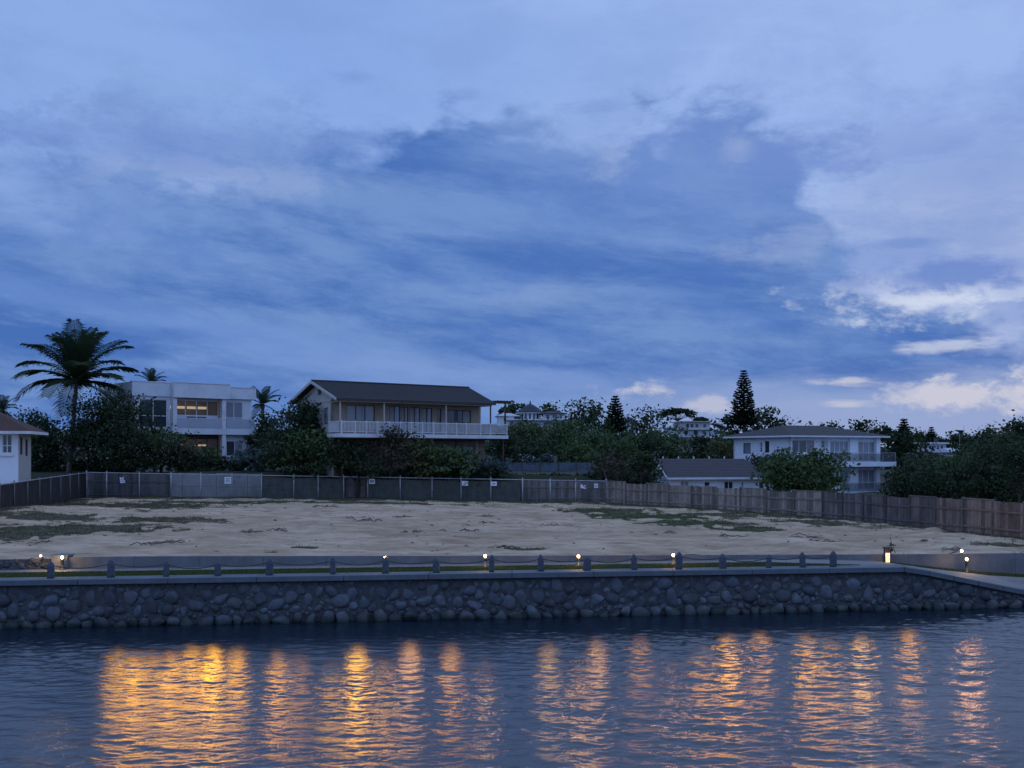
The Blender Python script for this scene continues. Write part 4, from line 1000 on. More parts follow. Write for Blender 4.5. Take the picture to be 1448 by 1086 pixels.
MB().slab([fd(-.05, -.02, ZE), fd(-.004, -.02, ZE), fd(-.004, 3.8, ZR), fd(-.05, 3.8, ZR)], .2).build('barge_board', M['trim'], rf_, D)
mb = MB()
for k in range(6): u = .8 + k * 1.5; mb.lathe(fd(u, 3.8, ZR), [(.05, -.05), (.05, .12), (.09, .13), (.03, .2)], 6)
mb.build('roof_vent', M['trim'], rf_, D)
u = fd.hit(1009, .6); MB().lathe(fd(u, .35, 2.9), [(.02, -.12), (.28, -.02), (.30, .05), (.05, .02)], 10).build('satellite_dish', M['trim'], D, D)

# ------------------------------------------------------------------ house cut by the left edge
fe = Fr((-45.1, 73.6), (.97, .24)); uE = fe.hit(26)
E = thing('red_roof_house', 'cream house with brown-red hip roof at the left edge behind the dark fence', 'house', fe(uE - 3, 2, 2))
ZE = 7.55
punch(E, 'wall', fe, M['bright_wall'], 0, uE, 0, 1.6, ZE - .12, [(3, 614, 17, 641, 2, (.4,), 'white_frame', 'glass', None), (-60, 614, -40, 641, 2, (.4,), 'white_frame', 'glass', None)])
fr_ = fe.side(uE, 0, True)
punch(E, 'side_wall', fr_, M['cream_wall'], .003, 4.6, 0, 1.6, ZE - .12, [(28.5, 618, 32, 643, 1, (), 'brown_wood', 'glass', None), (36, 621, 39.5, 645, 1, (), 'brown_wood', 'glass', None)])
MB().box(0, uE, 4.4, 4.6, 1.6, ZE - .12, fe).build('back_wall', M['cream_wall'], E, E)
u = fe.hit(10, 0); mb = MB(); arc = [fe(u + .45 * math.cos(t), -.09, fe.z(10, 614) + .45 * math.sin(t)) for t in np.linspace(0, math.pi, 9)]; mb.tube(arc, .06, 5); mb.build('window_arch', M['white_frame'], E, E)
MB().box(fe.hit(-1), fe.hit(19), -.14, -.004, fe.z(9, 645), fe.z(9, 642), fe).build('window_sill', M['white_frame'], E, E)
rf_ = hip(MB(), fe, -1, uE + 1.0, -1, 5.6, ZE, ZE + 1.75, 3.4, 3.4, .14).build('roof', M['red_tile'], E, E)
MB().box(-1, uE + 1.0, -1.05, -1.004, ZE - .22, ZE - .02, fe).box(uE + 1.003, uE + 1.05, -1, 5.6, ZE - .22, ZE - .02, fe).build('fascia', M['trim'], rf_, E)
MB().box(-.95, uE + .95, -.95, 5.5, ZE - .2, ZE - .143, fe).build('soffit', M['trim'], E, E)
# ------------------------------------------------------------------ wire fence with pipe posts
ff = Fr((-36.9, 92.0), (44.6, -5.0)); LF = math.hypot(44.6, 5)
zft = lambda u: 4.28 + (3.66 - 4.28) * u / LF
fence = thing('wire_fence', 'long wire mesh fence with grey pipe posts across the back of the lot', 'fence', ff(LF / 2, 0, 2))
for px in (122.5, 151, 197, 242, 284, 328, 370, 415.5, 450, 486, 520, 566, 611, 652, 694, 739, 778, 814, 857):
    u = ff.hit(px); z0 = float(zlot(*ff(u, 0, 0)[:2])) - .1; r = .07 if px in (122.5, 857) else .05
    mb = MB(); mb.tube([ff(u, 0, z0), ff(u, 0, zft(u) + .12)], r, 8); mb.lathe(ff(u, 0, zft(u) + .12), [(r * 1.2, 0), (r * 1.1, .03), (.01, .06)], 8)
    mb.build('fence_post', M['metal'], fence, fence, True)
MB().tube([ff(0, 0, zft(0)), ff(LF, 0, zft(LF))], .04, 6).build('top_rail', M['metal'], fence, fence)
def wires(mb, u0, u1, zb, zt, r=.0025, s=.16, w=0.0):
    u = u0 - 3
    while u < u1:
        for d in (1, -1):
            h = zt - zb; a0, a1 = (u, u + h) if d == 1 else (u + h, u)
            t0, t1 = 0, 1
            lo, hi = min(a0, a1), max(a0, a1)
            if hi <= u0 or lo >= u1: continue
            def at(t): return a0 + (a1 - a0) * t
            ts = [0, 1]
            for lim in (u0, u1):
                t = (lim - a0) / (a1 - a0)
                if 0 < t < 1: ts.append(t)
            ts = sorted(t for t in ts if u0 - 1e-6 <= at(t) <= u1 + 1e-6)
            if len(ts) < 2: continue
            p, q = ff(at(ts[0]), w + .01 * d, zb + h * ts[0]), ff(at(ts[-1]), w + .01 * d, zb + h * ts[-1])
            mb.tube([p, q], r, 3)
        u += s
mb = MB(); wires(mb, 0, LF, 2.0, 3.66)
for k in range(2): mb.tube([ff(0, .02, 2.9 - k * .85 + .3), ff(LF, .02, 2.75 - k * .85)], .012, 4)
mb.build('wire_mesh', M['wire'], fence, fence)
# shade cloth behind part of it, wall and boards elsewhere: each its own thing along the edge of the higher ground
def u_b(px, w): return ff.hit(px, w)
cl = thing('shade_cloth', 'dark green shade cloth stretched behind the middle of the wire fence', 'screen', ff(u_b(550, .3), .3, 2))
for a, b in ((371, 449), (451, 485), (521, 565), (567, 610), (612, 651), (653, 693), (695, 736)):
    mb = MB(); ua, ub = u_b(a, .3), u_b(b, .3); N = 8; vs = []
    for k in range(N + 1):
        u = ua + (ub - ua) * k / N; w = .3 + .05 * math.sin(k * 2.3 + a); vs += [ff(u, w, 1.75), ff(u, w + .03, zft(u) - .12 - .06 * math.sin(math.pi * k / N))]
    mb.add(vs, [(2 * k, 2 * k + 2, 2 * k + 3, 2 * k + 1) for k in range(N)]); mb.build('cloth_panel', M['cloth'], cl, cl)
cw = thing('concrete_back_wall', 'stained grey concrete retaining wall behind the left part of the wire fence', 'wall', ff(u_b(305, 1.0), 1.0, 2))
e = [u_b(p, 1.0) for p in (240, 258, 284, 306, 328, 350, 371)]
for k, (a, b) in enumerate(zip(e[:-1], e[1:])): MB().box(a + .01, b - .01, .95 + .02 * (k % 2), 1.2, 1.5, 4.22 - .03 * (k % 3), ff).build('wall_panel', M['back_concrete'], cw, cw)
def boards(root, fr, ua, ub, w, zb, zt, rs, tone, sag=.05, wd=.19):
    n = max(2, int((ub - ua) / wd)); mb = MB()
    for k in range(n):
        a = ua + (ub - ua) * k / n; b = ua + (ub - ua) * (k + 1) / n - .012
        t = rs.uniform(.50, 1.15); c = (tone[0] * t, tone[1] * t, tone[2] * t)
        mb.box(a, b, w + rs.uniform(-.012, .012), w + .03, zb, zt + rs.uniform(-sag, sag * .5), fr, c)
    for zz in (zb + (zt - zb) * .25, zb + (zt - zb) * .72): mb.box(ua, ub - .012, w - .055, w - .014, zz - .05, zz + .05, fr, (tone[0] * .8, tone[1] * .8, tone[2] * .8))
    return mb.build('board_panel', M['board'], root, root)
frs = np.random.default_rng(17)
for nm_, lab, pxs, tone in (('board_back_fence', 'dark weathered board fence behind the left end of the wire fence', (123, 152, 182, 212, 239), (.42, .46, .55)),
                            ('board_back_fence', 'short strip of old boards behind the wire fence left of the first square sign', (486, 503, 520), (.55, .58, .62)),
                            ('board_back_fence', 'grey brown board fence behind the right end of the wire fence', (737, 757, 778, 797, 815, 836, 856), (.70, .72, .78))):
    o = thing(nm_, lab, 'fence', ff(u_b(sum(pxs) / len(pxs), .8), .8, 2), 'board fences behind the wire fence')
    for a, b in zip(pxs[:-1], pxs[1:]): boards(o, ff, u_b(a, .8), u_b(b, .8), .8, 1.7, zft(u_b(a, .8)) - .08, frs, tone)
# little notices wired to the fence
def sign(px, py, wp, hp, label, lines, tilt=0, torn=False):
    u = ff.hit(px, -.12); x, y, _ = ff(u, -.12, 0); k = y / F; z = PZ(py, y); w, h = wp * k, hp * k
    o = thing('notice_sign', label, 'sign', (x, y, z), 'small white notices on the wire fence')
    c, s_ = math.cos(tilt), math.sin(tilt)
    fr = lambda a, b, q: ff(u + a * c - q * s_, -.12 + b, z + a * s_ + q * c)
    mb = MB()
    if torn: mb.add([fr(a, b, q) for b in (0, .012) for a, q in ((-w / 2, -h / 2), (w / 2, -h / 2), (w / 2, -h * .1), (w * .2, 0), (w * .42, h / 2), (0, h * .3), (-w / 2, h / 2))], [(6, 5, 4, 3, 2, 1, 0), (7, 8, 9, 10, 11, 12, 13)] + [(i, (i + 1) % 7, 7 + (i + 1) % 7, 7 + i) for i in range(7)])
    else: mb.box(-w / 2, w / 2, 0, .012, -h / 2, h / 2, fr)
    bd = mb.build('sign_board', M['sign'], o, o)
    mb = MB()
    for (a0, a1, q0, q1) in lines: mb.box(a0 * w, a1 * w, -.006, -.002, q0 * h, q1 * h, fr)
    mb.build('lettering', M['ink'], bd, o)
sign(173, 678.5, 7, 9, 'torn white notice tilted on the left end of the wire fence', [(-.3, -.05, .05, .15), (-.2, .3, -.25, -.15)], .12, True)
sign(322, 679.3, 9.5, 9.5, 'square white notice with a dark heading in front of the concrete wall', [(-.30, -.18, .16, .30), (-.14, -.02, .16, .30), (.02, .14, .16, .30), (.18, .30, .16, .30), (-.34, .34, -.02, .03), (-.34, .34, -.14, -.10), (-.30, .26, -.26, -.22)])
sign(526, 680.8, 8.5, 7, 'white notice with blue patches beside the post left of middle', [(-.32, -.02, -.02, .28), (.06, .36, -.12, .2), (-.3, .1, -.3, -.16)])
sign(657.5, 683.5, 9, 6.5, 'white notice with a notched right edge, left one of the close pair', [(-.1, .30, -.02, .14), (-.34, .2, -.3, -.2), (.34, .48, .05, .3)], -.05)
sign(698.5, 684, 8, 6, 'white notice with one dark blue line, right one of the close pair', [(-.24, .22, -.12, .12)])
sign(825, 688, 8, 5.5, 'small crooked white notice near the right end of the wire fence', [(-.1, .12, .05, .3), (.2, .4, -.2, .0)], -.18, True)
sign(843, 687, 5, 6, 'narrow pale notice closest to the fence corner', [(-.28, .28, .1, .2), (-.05, .06, -.32, .1), (-.28, .28, -.12, -.04)])

# ------------------------------------------------------------------ timber fence down the right side
tf_top = [((7.7, 87.0), 3.60), ((20.8, 71.0), 3.30), ((26.1, 54.0), 3.46), ((28.9, 44.6), 3.4)]
for k, (nm_, lab, tone0, n) in enumerate((('timber_fence', 'brownish weathered timber fence running from the corner past the grey roofed house', (1.0, .95, .95), 9),
                                          ('timber_fence', 'nearer darker timber fence turning reddish at the right edge', (.62, .60, .66), 8), ('timber_fence', 'reddish end of the timber fence that meets the low wall', (1.1, .84, .76), 4))):
    (p0, z0), (p1, z1) = tf_top[k], tf_top[k + 1]
    fr = Fr(p0, (p1[0] - p0[0], p1[1] - p0[1])); LL = math.hypot(p1[0] - p0[0], p1[1] - p0[1])
    if k == 2: LL = min(LL, 8.2); n = 4
    o = thing(nm_, lab, 'fence', fr(LL / 2, 0, 1.8), 'timber fences along the right side of the lot')
    for i in range(n):
        a, b = LL * i / n, LL * (i + 1) / n; z = z0 + (z1 - z0) * (i + .5) / n + frs.uniform(-.07, .07)
        f = frs.uniform(.82, 1.12); tone = tuple(t * f for t in tone0)
        if k == 1:
            r_ = ss(3, 7, i); tone = tuple(f * ((1 - r_) * t0 + r_ * t1) for t0, t1 in zip((.55, .55, .62), (1.12, .84, .76)))
        zb = float(zlot(*fr((a + b) / 2, 0, 0)[:2]))
        boards(o, fr, a + .05, b - .05, 0, zb - .15, z, frs, tone, .03, .24)
        MB().box(a - .06, a + .06, -.07, .09, zb - .2, z + .06 + frs.uniform(-.03, .06), fr, (tone[0] * .5,) * 3).build('fence_post', M['board'], o, o)
        if i % 2 == 0: MB().box(a + .06, b - .06, -.03, .07, z + .002, z + .05, fr, (tone[0] * .75,) * 3).build('capping_rail', M['board'], o, o)
# dark screened fence down the left side
fl = thing('screened_fence', 'dark cloth screened fence with pale top rail running along the left side', 'fence', (-33, 75, 2))
pts = [(-36.9, 92.0, 4.26), (-31.4, 65.0, 4.05), (-27.5, 48.0, 4.0)]
for (a, b) in zip(pts[:-1], pts[1:]):
    fr = Fr(a[:2], (b[0] - a[0], b[1] - a[1])); LL = math.hypot(b[0] - a[0], b[1] - a[1]); n = 8 if LL > 20 else 5
    for i in range(n):
        u0_, u1_ = LL * i / n, LL * (i + 1) / n; za, zb_ = [a[2] + (b[2] - a[2]) * u / LL for u in (u0_, u1_)]
        g0, g1 = [float(zlot(*fr(u, 0, 0)[:2])) for u in (u0_, u1_)]
        mb = MB(); vs = []
        for q in range(7):
            t = q / 6; u = u0_ + (u1_ - u0_) * t; w = -.03 - .03 * math.sin(q * 1.9 + i)
            vs += [fr(u, w, g0 + (g1 - g0) * t - .05), fr(u, w, za + (zb_ - za) * t - .05)]
        mb.add(vs, [(2 * q, 2 * q + 2, 2 * q + 3, 2 * q + 1) for q in range(6)]); mb.build('cloth_panel', M['dark_cloth'], fl, fl)
        MB().tube([fr(u0_, 0, g0 - .1), fr(u0_, 0, za + .12)], .05, 7).build('fence_post', M['pipe'], fl, fl, True)
    MB().tube([fr(0, 0, a[2]), fr(LL, 0, b[2])], .035, 6).build('top_rail', M['metal'], fl, fl)
# blue sheet fence in front of the trees, right of the balcony house
fs2 = Fr((PX(712, 99), 99), (1, -.02))
o = thing('blue_sheet_fence', 'bluish ribbed sheet fence in front of the trees right of the balcony house', 'fence', fs2(4, 0, 4))
e = [fs2.hit(p) for p in (712, 738, 764, 790, 815, 838)]
for a, b in zip(e[:-1], e[1:]):
    mb = MB(); z1 = fs2.z(775, 653)
    n = 8
    for k in range(n): mb.box(a + (b - a) * k / n, a + (b - a) * (k + 1) / n - .01, .03 * (k % 2), .06, 2.5, z1 - .08 * ss(12, 8, a), fs2)
    mb.build('sheet_panel', M['blue_sheet'], o, o)
    MB().box(a - .05, a + .05, -.06, -.004, 2.5, z1 + .05, fs2).build('fence_post', M['brown_wood'], o, o)

# ------------------------------------------------------------------ houses on the hill
def boxhouse(root, fr, u0, u1, d, zb, zt, wm, wins, name='wall'):
    punch(root, name, fr, wm, u0, u1, 0, zb, zt, wins)
    mb = MB().box(u0, u0 + .22, .23, d, zb, zt, fr).box(u1 - .22, u1, .23, d, zb, zt, fr).box(u0 + .22, u1 - .22, d - .2, d, zb, zt, fr); mb.build('end_wall', wm, root, root)
YG = 250.0
fg = Fr((PX(722, YG), YG), (1, .05)); zz = lambda py: PZ(py, YG)
G = thing('turret_roof_house', 'white hillside house with rounded green turret roof and tiny finial', 'house', fg(6, 4, zz(606)))
uc = fg.hit(751); rT = fg.hit(766) - uc
boxhouse(G, fg, 0, fg.hit(802), 9, zz(612), zz(594.5), M['white_wall'], [(733, 597, 738, 606, 1, (), 'white_frame', 'glass', None), (744, 597, 748.5, 606, 1, (), 'white_frame', 'glass', None), (756, 597, 759, 606, 1, (), 'white_frame', 'glass', None), (768, 596.5, 780, 606, 2, (), 'white_frame', 'glass', None), (787, 596.5, 792, 606, 1, (), 'white_frame', 'glass', None)], 'lower_wall')
MB().box(-.8, fg.hit(804), -1.4, 9.2, zz(594.4), zz(592.6), fg).build('balcony_slab', M['trim'], G, G)
mb = MB(); N = 16
for k in range(N):
    t0, t1 = 2 * math.pi * k / N, 2 * math.pi * (k + .52) / N
    q = [fg(uc + (rT) * math.cos(t), 3.2 + rT * math.sin(t), 0)[:2] for t in (t0, t1)]
    mb.add([(*q[0], zz(592.6)), (*q[1], zz(592.6)), (*q[1], zz(583.5)), (*q[0], zz(583.5))], [(0, 1, 2, 3)])
mb.build('turret_wall', M['white_wall'], G, G)
c = fg(uc, 3.2, 0); c = (c[0], c[1], zz(592.5)); MB().lathe(c, [(rT * .97, 0), (rT * .97, zz(583.5) - zz(592.5))], 16).build('turret_glazing', M['glass'], G, G)
c = (c[0], c[1], zz(583.6)); tr = MB().lathe(c, [(rT * 1.35, 0), (rT * 1.38, .18), (rT * 1.05, .5), (rT * .85, 1.1), (rT * .55, 1.65), (rT * .25, 2.05), (.22, 2.25), (.16, 2.7), (.02, 3.1)], 20).build('turret_roof', M['green_tile'], G, G, True)
MB().lathe((c[0], c[1], zz(584.2)), [(rT * 1.4, 0), (rT * 1.42, .16), (rT * 1.1, .2)], 20).build('eave_band', M['trim'], tr, G)
a, b = fg.hit(768), fg.hit(797)
punch(G, 'upper_wall', fg, M['white_wall'], a, b, .4, zz(592.5), zz(584.5), [(772, 586, 777, 592, 1, (), 'white_frame', 'glass', None), (781, 586, 788, 592, 2, (), 'white_frame', 'glass', None), (791, 586, 795, 592, 1, (), 'white_frame', 'glass', None)])
hip(MB(), fg, a - .8, b + .8, -.5, 8, zz(584.4), zz(580), 2.5, 2.5, .15).build('roof', M['dark_tile'], G, G)
a, b = fg.hit(704), fg.hit(727)
boxhouse(G, fg, a, b, 7, zz(606), zz(588), M['white_wall'], [(712, 590, 716, 596, 1, (), 'white_frame', 'glass', None)], 'wing_wall')
hip(MB(), fg, a - .5, fg.hit(735), -.5, 7.5, zz(587.9), zz(583.5), 2, 2, .15).build('wing_roof', M['pale_roof'], G, G)
YH = 230.0
fh = Fr((PX(962, YH), YH), (1, .03)); zz = lambda py: PZ(py, YH)
H = thing('hilltop_flat_house', 'pale flat-topped hillside house with four dark windows below the spreading tree', 'house', fh(5, 4, zz(612)))
b = fh.hit(1003)
boxhouse(H, fh, 0, b, 8, zz(606), zz(597), M['cream_wall'], [(970, 599, 975, 605, 1, (), 'white_frame', 'glass', None), (976, 599, 981, 605, 1, (), 'white_frame', 'glass', None), (983, 599, 988, 605, 1, (), 'white_frame', 'glass', None), (994, 599, 999, 605, 1, (), 'white_frame', 'glass', None)], 'upper_wall')
MB().box(-.5, b + .5, -.7, 8.3, zz(596.9), zz(595.4), fh).build('flat_roof', M['grey_wall'], H, H)
MB().box(-1, b + .5, -1.2, 8, zz(607.6), zz(606.1), fh).build('balcony_slab', M['trim'], H, H)
boxhouse(H, fh, -1, b, 8, zz(618), zz(607.7), M['white_wall'], [(968, 609, 973, 615, 1, (), 'white_frame', 'glass', None), (981, 609, 987, 615, 1, (), 'dark_frame', 'glass', None), (993, 609, 998, 614, 1, (), 'white_frame', 'glass', None)], 'lower_wall')
a0 = fh.hit(946)
boxhouse(H, fh, a0, -1.1, 7, zz(614), zz(604.5), M['white_wall'], [(950, 606, 955, 610, 1, (), 'white_frame', 'glass', None)], 'wing_wall')
hip(MB(), fh, a0 - .4, -.7, -.6, 7.4, zz(604.4), zz(601), 1, .2, .15).build('wing_roof', M['pale_roof'], H, H)
a1, b1 = b + .3, fh.hit(1033); mb = MB(); vs = []
for k in range(11):
    t = k / 10; u = a1 + (b1 - a1) * t; z = zz(607) + (zz(597.5) - zz(607)) * math.sin(math.pi * (.28 + .66 * t)); vs += [fh(u, 1.5, z), fh(u, 9, z), fh(u, 9, z - .25), fh(u, 1.5, z - .25)]
mb.add(vs, [(4 * k + i, 4 * k + 4 + i, 4 * k + 4 + (i + 1) % 4, 4 * k + (i + 1) % 4) for k in range(10) for i in range(4)]); mb.build('arched_roof', M['pale_roof'], H, H)
boxhouse(H, Fr(fh(0, 2, 0)[:2], fh.e), a1 + .3, b1 - .6, 6, zz(616), zz(607), M['white_wall'], [(1012, 609, 1018, 614, 1, (), 'white_frame', 'glass', None)], 'wing_wall')
YJ = 215.0
fj = Fr((PX(1300, YJ), YJ), (1, .04)); zz = lambda py: PZ(py, YJ)
J = thing('hillside_villa', 'white villa with four upper windows on the hill at the right beyond the small pine', 'house', fj(3, 4, zz(645)))
b = fj.hit(1338)
boxhouse(J, fj, 0, b, 7, zz(636.5), zz(628), M['white_wall'], [(1306, 630, 1311, 636, 1, (), 'white_frame', 'glass', None), (1314, 630, 1321, 636, 2, (), 'white_frame', 'glass', None), (1325, 630, 1328, 636, 1, (), 'white_frame', 'glass', None), (1330, 630, 1334, 636, 1, (), 'white_frame', 'glass', None)], 'upper_wall')
MB().box(-.6, b + .3, -.8, 7.3, zz(627.9), zz(625.6), fj).build('flat_roof', M['trim'], J, J)
MB().box(-.4, b, -1.0, 7, zz(638.4), zz(636.6), fj).build('balcony_slab', M['trim'], J, J)
boxhouse(J, fj, 1, b, 7, zz(652), zz(638.5), M['cream_wall'], [(1316, 641, 1324, 647, 2, (), 'dark_frame', 'glass', None), (1328, 641, 1333, 648, 1, (), 'white_frame', 'glass', None)], 'lower_wall')
u = fj.hit(1334); MB().box(u - .35, u + .35, 3, 3.7, zz(626), zz(619.5), fj).box(u - .45, u + .45, 2.9, 3.8, zz(619.45), zz(618.6), fj).build('chimney', M['brown_wood'], J, J)
YK = 205.0
fk = Fr((PX(1346, YK), YK), (1, .1)); zz = lambda py: PZ(py, YK)
K = thing('bluish_gable_house', 'low bluish house with pale sloping roof right of the hillside villa', 'house', fk(2, 3, zz(650)))
b = fk.hit(1367); boxhouse(K, fk, 0, b, 6, zz(656), zz(639), M['white_wall'], [(1356, 640.5, 1360, 645, 1, (), 'white_frame', 'glass', None), (1362, 640, 1365, 646, 1, (), 'dark_frame', 'glass', None)])
hip(MB(), fk, -.5, b + .4, -.5, 6.5, zz(638.9), zz(633.5), .3, 1.6, .15).build('roof', M['pale_roof'], K, K)
YN = 262.0
fn_ = Fr((PX(884, YN), YN), (1, .0)); zz = lambda py: PZ(py, YN)
Nn = thing('small_hill_house', 'small pale house half hidden in trees right of the small dark pine', 'house', fn_(1.5, 3, zz(608)))
b = fn_.hit(898); boxhouse(Nn, fn_, 0, b, 5, zz(612), zz(596), M['white_wall'], [(887, 598, 890, 603, 1, (), 'dark_frame', 'glass', None), (893, 598, 896, 603, 1, (), 'dark_frame', 'glass', None)])
hip(MB(), fn_, -.5, b + .5, -.5, 5.5, zz(595.9), zz(590), 1.2, 1.2, .15).build('roof', M['grey_tile'], Nn, Nn)
# dish on its mast
x, y, _ = P(1357, 612, 190.0); z0 = zg(x, y)
T = thing('dish_mast', 'tilted dish with thin aerial on a slim mast above the trees at the right', 'aerial', (x, y, z0))
MB().tube([(x, y, z0 - .3), (x, y, PZ(612.5, y))], [.07, .04], 6).build('mast', M['metal'], T, T)
mb = MB(); c = np.array((x, y, PZ(611.5, y))); vs, fs = [], []
for r, h in ((.05, 0), (.5, .12), (.95, .36), (.98, .40), (.5, .18), (.05, .06)):
    for k in range(14):
        t = 2 * math.pi * k / 14; vs.append(tuple(c + (r * math.cos(t), r * math.sin(t) * .5, h + .18 * r * math.cos(t) * -.3)))
for i in range(5):
    for k in range(14): fs.append((i * 14 + k, i * 14 + (k + 1) % 14, (i + 1) * 14 + (k + 1) % 14, (i + 1) * 14 + k))
mb.add(vs, fs); mb.build('dish', M['grey_tile'], T, T)
MB().tube([tuple(c + (.75, 0, .2)), tuple(c + (.78, 0, 1.25))], .025, 5).build('aerial_rod', M['metal'], T, T)

# ------------------------------------------------------------------ foliage
tr = np.random.default_rng(41)
def leafset(cent, nrm, size, asp=.5):
    n = len(cent); a = tr.normal(size=(n, 3)); a -= nrm * (a * nrm).sum(1)[:, None]; a /= np.linalg.norm(a, axis=1)[:, None] + 1e-9
    b = np.cross(nrm, a); s = size[:, None]
    V = np.stack([cent - a * s * .5, cent + b * s * asp * .5, cent + a * s * .5, cent - b * s * asp * .5], 1)
    return V.reshape(-1, 3), np.arange(4 * n).reshape(n, 4)
def unit(n):
    d = tr.normal(size=(n, 3)); return d / np.linalg.norm(d, axis=1)[:, None]
def crown_mesh(name, lobes, nclump, nleaf, size, cr, m, root, asp=.55, fill=.5, tone=(0, 1), flat=1.0):
    """leaf-sized faces in clumps spread over and through a set of lobes (centre, radii)"""
    w = np.array([r[0] * r[1] + r[0] * r[2] for c, r in lobes]); w = w / w.sum()
    li = tr.choice(len(lobes), nclump, p=w); d = unit(nclump); d[:, 2] = np.where(tr.random(nclump) < .35, np.abs(d[:, 2]), d[:, 2])
    rad = fill + (1.06 - fill) * tr.random(nclump) ** .6; rad = np.where(tr.random(nclump) < .10, tr.uniform(1.05, 1.38, nclump), rad)
    cc = np.array([lobes[i][0] for i in li]) + d * np.array([lobes[i][1] for i in li]) * rad[:, None]
    ct = tr.uniform(tone[0], tone[1], nclump)
    k = np.repeat(np.arange(nclump), nleaf); n = len(k)
    off = tr.normal(size=(n, 3)) * cr * np.array((1, 1, .6 * flat)) * tr.uniform(.5, 1.3, nclump)[k][:, None]
    nr = unit(n) * .8 + d[k] * .5 + np.array((0, 0, .45)); nr /= np.linalg.norm(nr, axis=1)[:, None]
    V, Fq = leafset(cc[k] + off, nr, size * tr.uniform(.6, 1.35, n), asp)
    t = np.clip(ct[k] * .6 + tr.random(n) * .4, 0, 1)
    return arr_mesh(name, V, Fq, m, root, root, np.repeat(t, 4))
def tree(px, top, bot, wpx, D, m, label, name='leafy_tree', cat='tree', lobes_n=9, dens=1.0, leaf=5.2, fill=.5, trunk=True, shape=1.0, group=None, bark='bark', base=None, airy=1.0):
    x = PX(px, D); k = D / F; z0 = zg(x, D) if base is None else base
    zt, zb = PZ(top, D), max(PZ(bot, D), z0 + (.25 if trunk else .05)); Wd, H = wpx * k, max(zt - zb, .8)
    o = thing(name, label, cat, (x, D, z0), group)
    c0 = np.array((x, D, (zt + zb) / 2)); lobes = [(c0 + (0, 0, -.06 * H), np.array((Wd * .36, Wd * .34, H * .40)))]
    for i in range(lobes_n):
        a = tr.uniform(0, 6.283); q = tr.uniform(-.8, 1); rr = tr.uniform(.20, .32); sw = math.sqrt(max(.08, 1 - (q * .9) ** 2)) * (1 - .25 * (shape - 1) * q)
        c = c0 + np.array((math.cos(a) * Wd * .5 * sw * .72, math.sin(a) * Wd * .5 * sw * .72, q * H * .36))
        lobes.append((c, np.array((Wd * rr, Wd * rr, min(Wd * rr, H * .34) * .85))))
    lobes.append((c0 + (tr.uniform(-.15, .15) * Wd, 0, H * .33), np.array((Wd * .24, Wd * .24, H * .19))))
    s = max(leaf * k, .13); area = wpx * (bot - top); n = int(min(max(area / (leaf * leaf * .30) * 4.2 * dens, 500), 22000)); nl = 22
    if trunk:
        mb = MB(); tc_ = c0 - (0, 0, H * .25); r0 = max(.10, min(.35, Wd * .035))
        bx, by = tr.uniform(-.03, .03, 2) * H
        mb.tube([(x, D, z0 - .2), (x + bx, D + by, z0 + (tc_[2] - z0) * .55), tuple(tc_), tuple(c0 + (0, 0, H * .1))], [r0, r0 * .8, r0 * .6, r0 * .25], 7)
        for c, r in lobes[1:7]:
            mid = (tc_ + c) / 2 + (0, 0, -.06 * H); mb.tube([tuple(tc_ - (0, 0, H * .1)), tuple(mid), tuple(c)], [r0 * .5, r0 * .32, r0 * .1], 5)
        mb.build('trunk', M[bark], o, o, True)
    crown_mesh('crown' if cat == 'tree' else 'foliage', lobes, max(30, n // nl), nl, s, min(Wd, H) * .075 * airy + s * .5, m, o, fill=fill)
    return o
LD, LM, LO, LB, LBl = M['leaf_dark'], M['leaf_mid'], M['leaf_olive'], M['leaf_brown'], M['leaf_blue']
# left of the white house
tree(165, 556, 676, 108, 96, LD, 'dense dark tree between the tall palm and the white flat-roofed house', lobes_n=13)
tree(125, 590, 678, 60, 97.5, LD, 'dark shrubby tree right behind the tall palm trunk')
tree(62, 596, 680, 62, 99, LD, 'dark tree between the red-roofed house and the palm trunk')
tree(38, 583, 640, 56, 106, LD, 'dark tree showing over the red roof at the left edge')
tree(-14, 580, 640, 60, 112, LD, 'dark tree cut by the left edge behind the red roof')
tree(228, 608, 662, 72, 95.2, LM, 'green shrub covering the left lower windows of the white house', 'garden_shrub', 'shrub')
tree(262, 622, 664, 50, 94.6, LB, 'brownish shrub below the lit balcony of the white house', 'garden_shrub', 'shrub', trunk=False)
tree(292, 634, 664, 44, 94.6, LM, 'low green shrub before the lit lower room of the white house', 'garden_shrub', 'shrub', trunk=False)
tree(350, 638, 670, 66, 93.8, LBl, 'broad-leaved bluish shrub at the right corner of the white house', 'garden_shrub', 'shrub', leaf=9, dens=.8, trunk=False)
tree(395, 640, 672, 60, 93.6, LM, 'low green bush between the two largest houses', 'garden_shrub', 'shrub', trunk=False)
tree(376, 588, 660, 44, 106, LD, 'dark tree in the gap between the white house and the balcony house')
tree(422, 570, 676, 86, 91.5, LD, 'tall bushy tree covering the left end of the balcony house', lobes_n=12)
tree(440, 612, 676, 74, 90.3, LM, 'lighter leafy shrub at the foot of the tall bushy tree', 'garden_shrub', 'shrub', leaf=6.2)
tree(505, 624, 676, 74, 89.8, LD, 'dark bush under the left half of the long balcony', 'garden_shrub', 'shrub')
tree(552, 604, 676, 54, 89.5, LB, 'brownish straggly bush reaching up to the long balcony', 'garden_shrub', 'shrub', airy=1.4, dens=.75)
tree(588, 622, 676, 50, 89.3, LO, 'olive bush beside the brownish straggly bush', 'garden_shrub', 'shrub')
tree(622, 634, 678, 62, 89.2, LM, 'green bush below the right half of the long balcony', 'garden_shrub', 'shrub', leaf=6)
tree(663, 640, 678, 56, 89.2, LM, 'green bush under the lower right windows of the balcony house', 'garden_shrub', 'shrub', leaf=6)
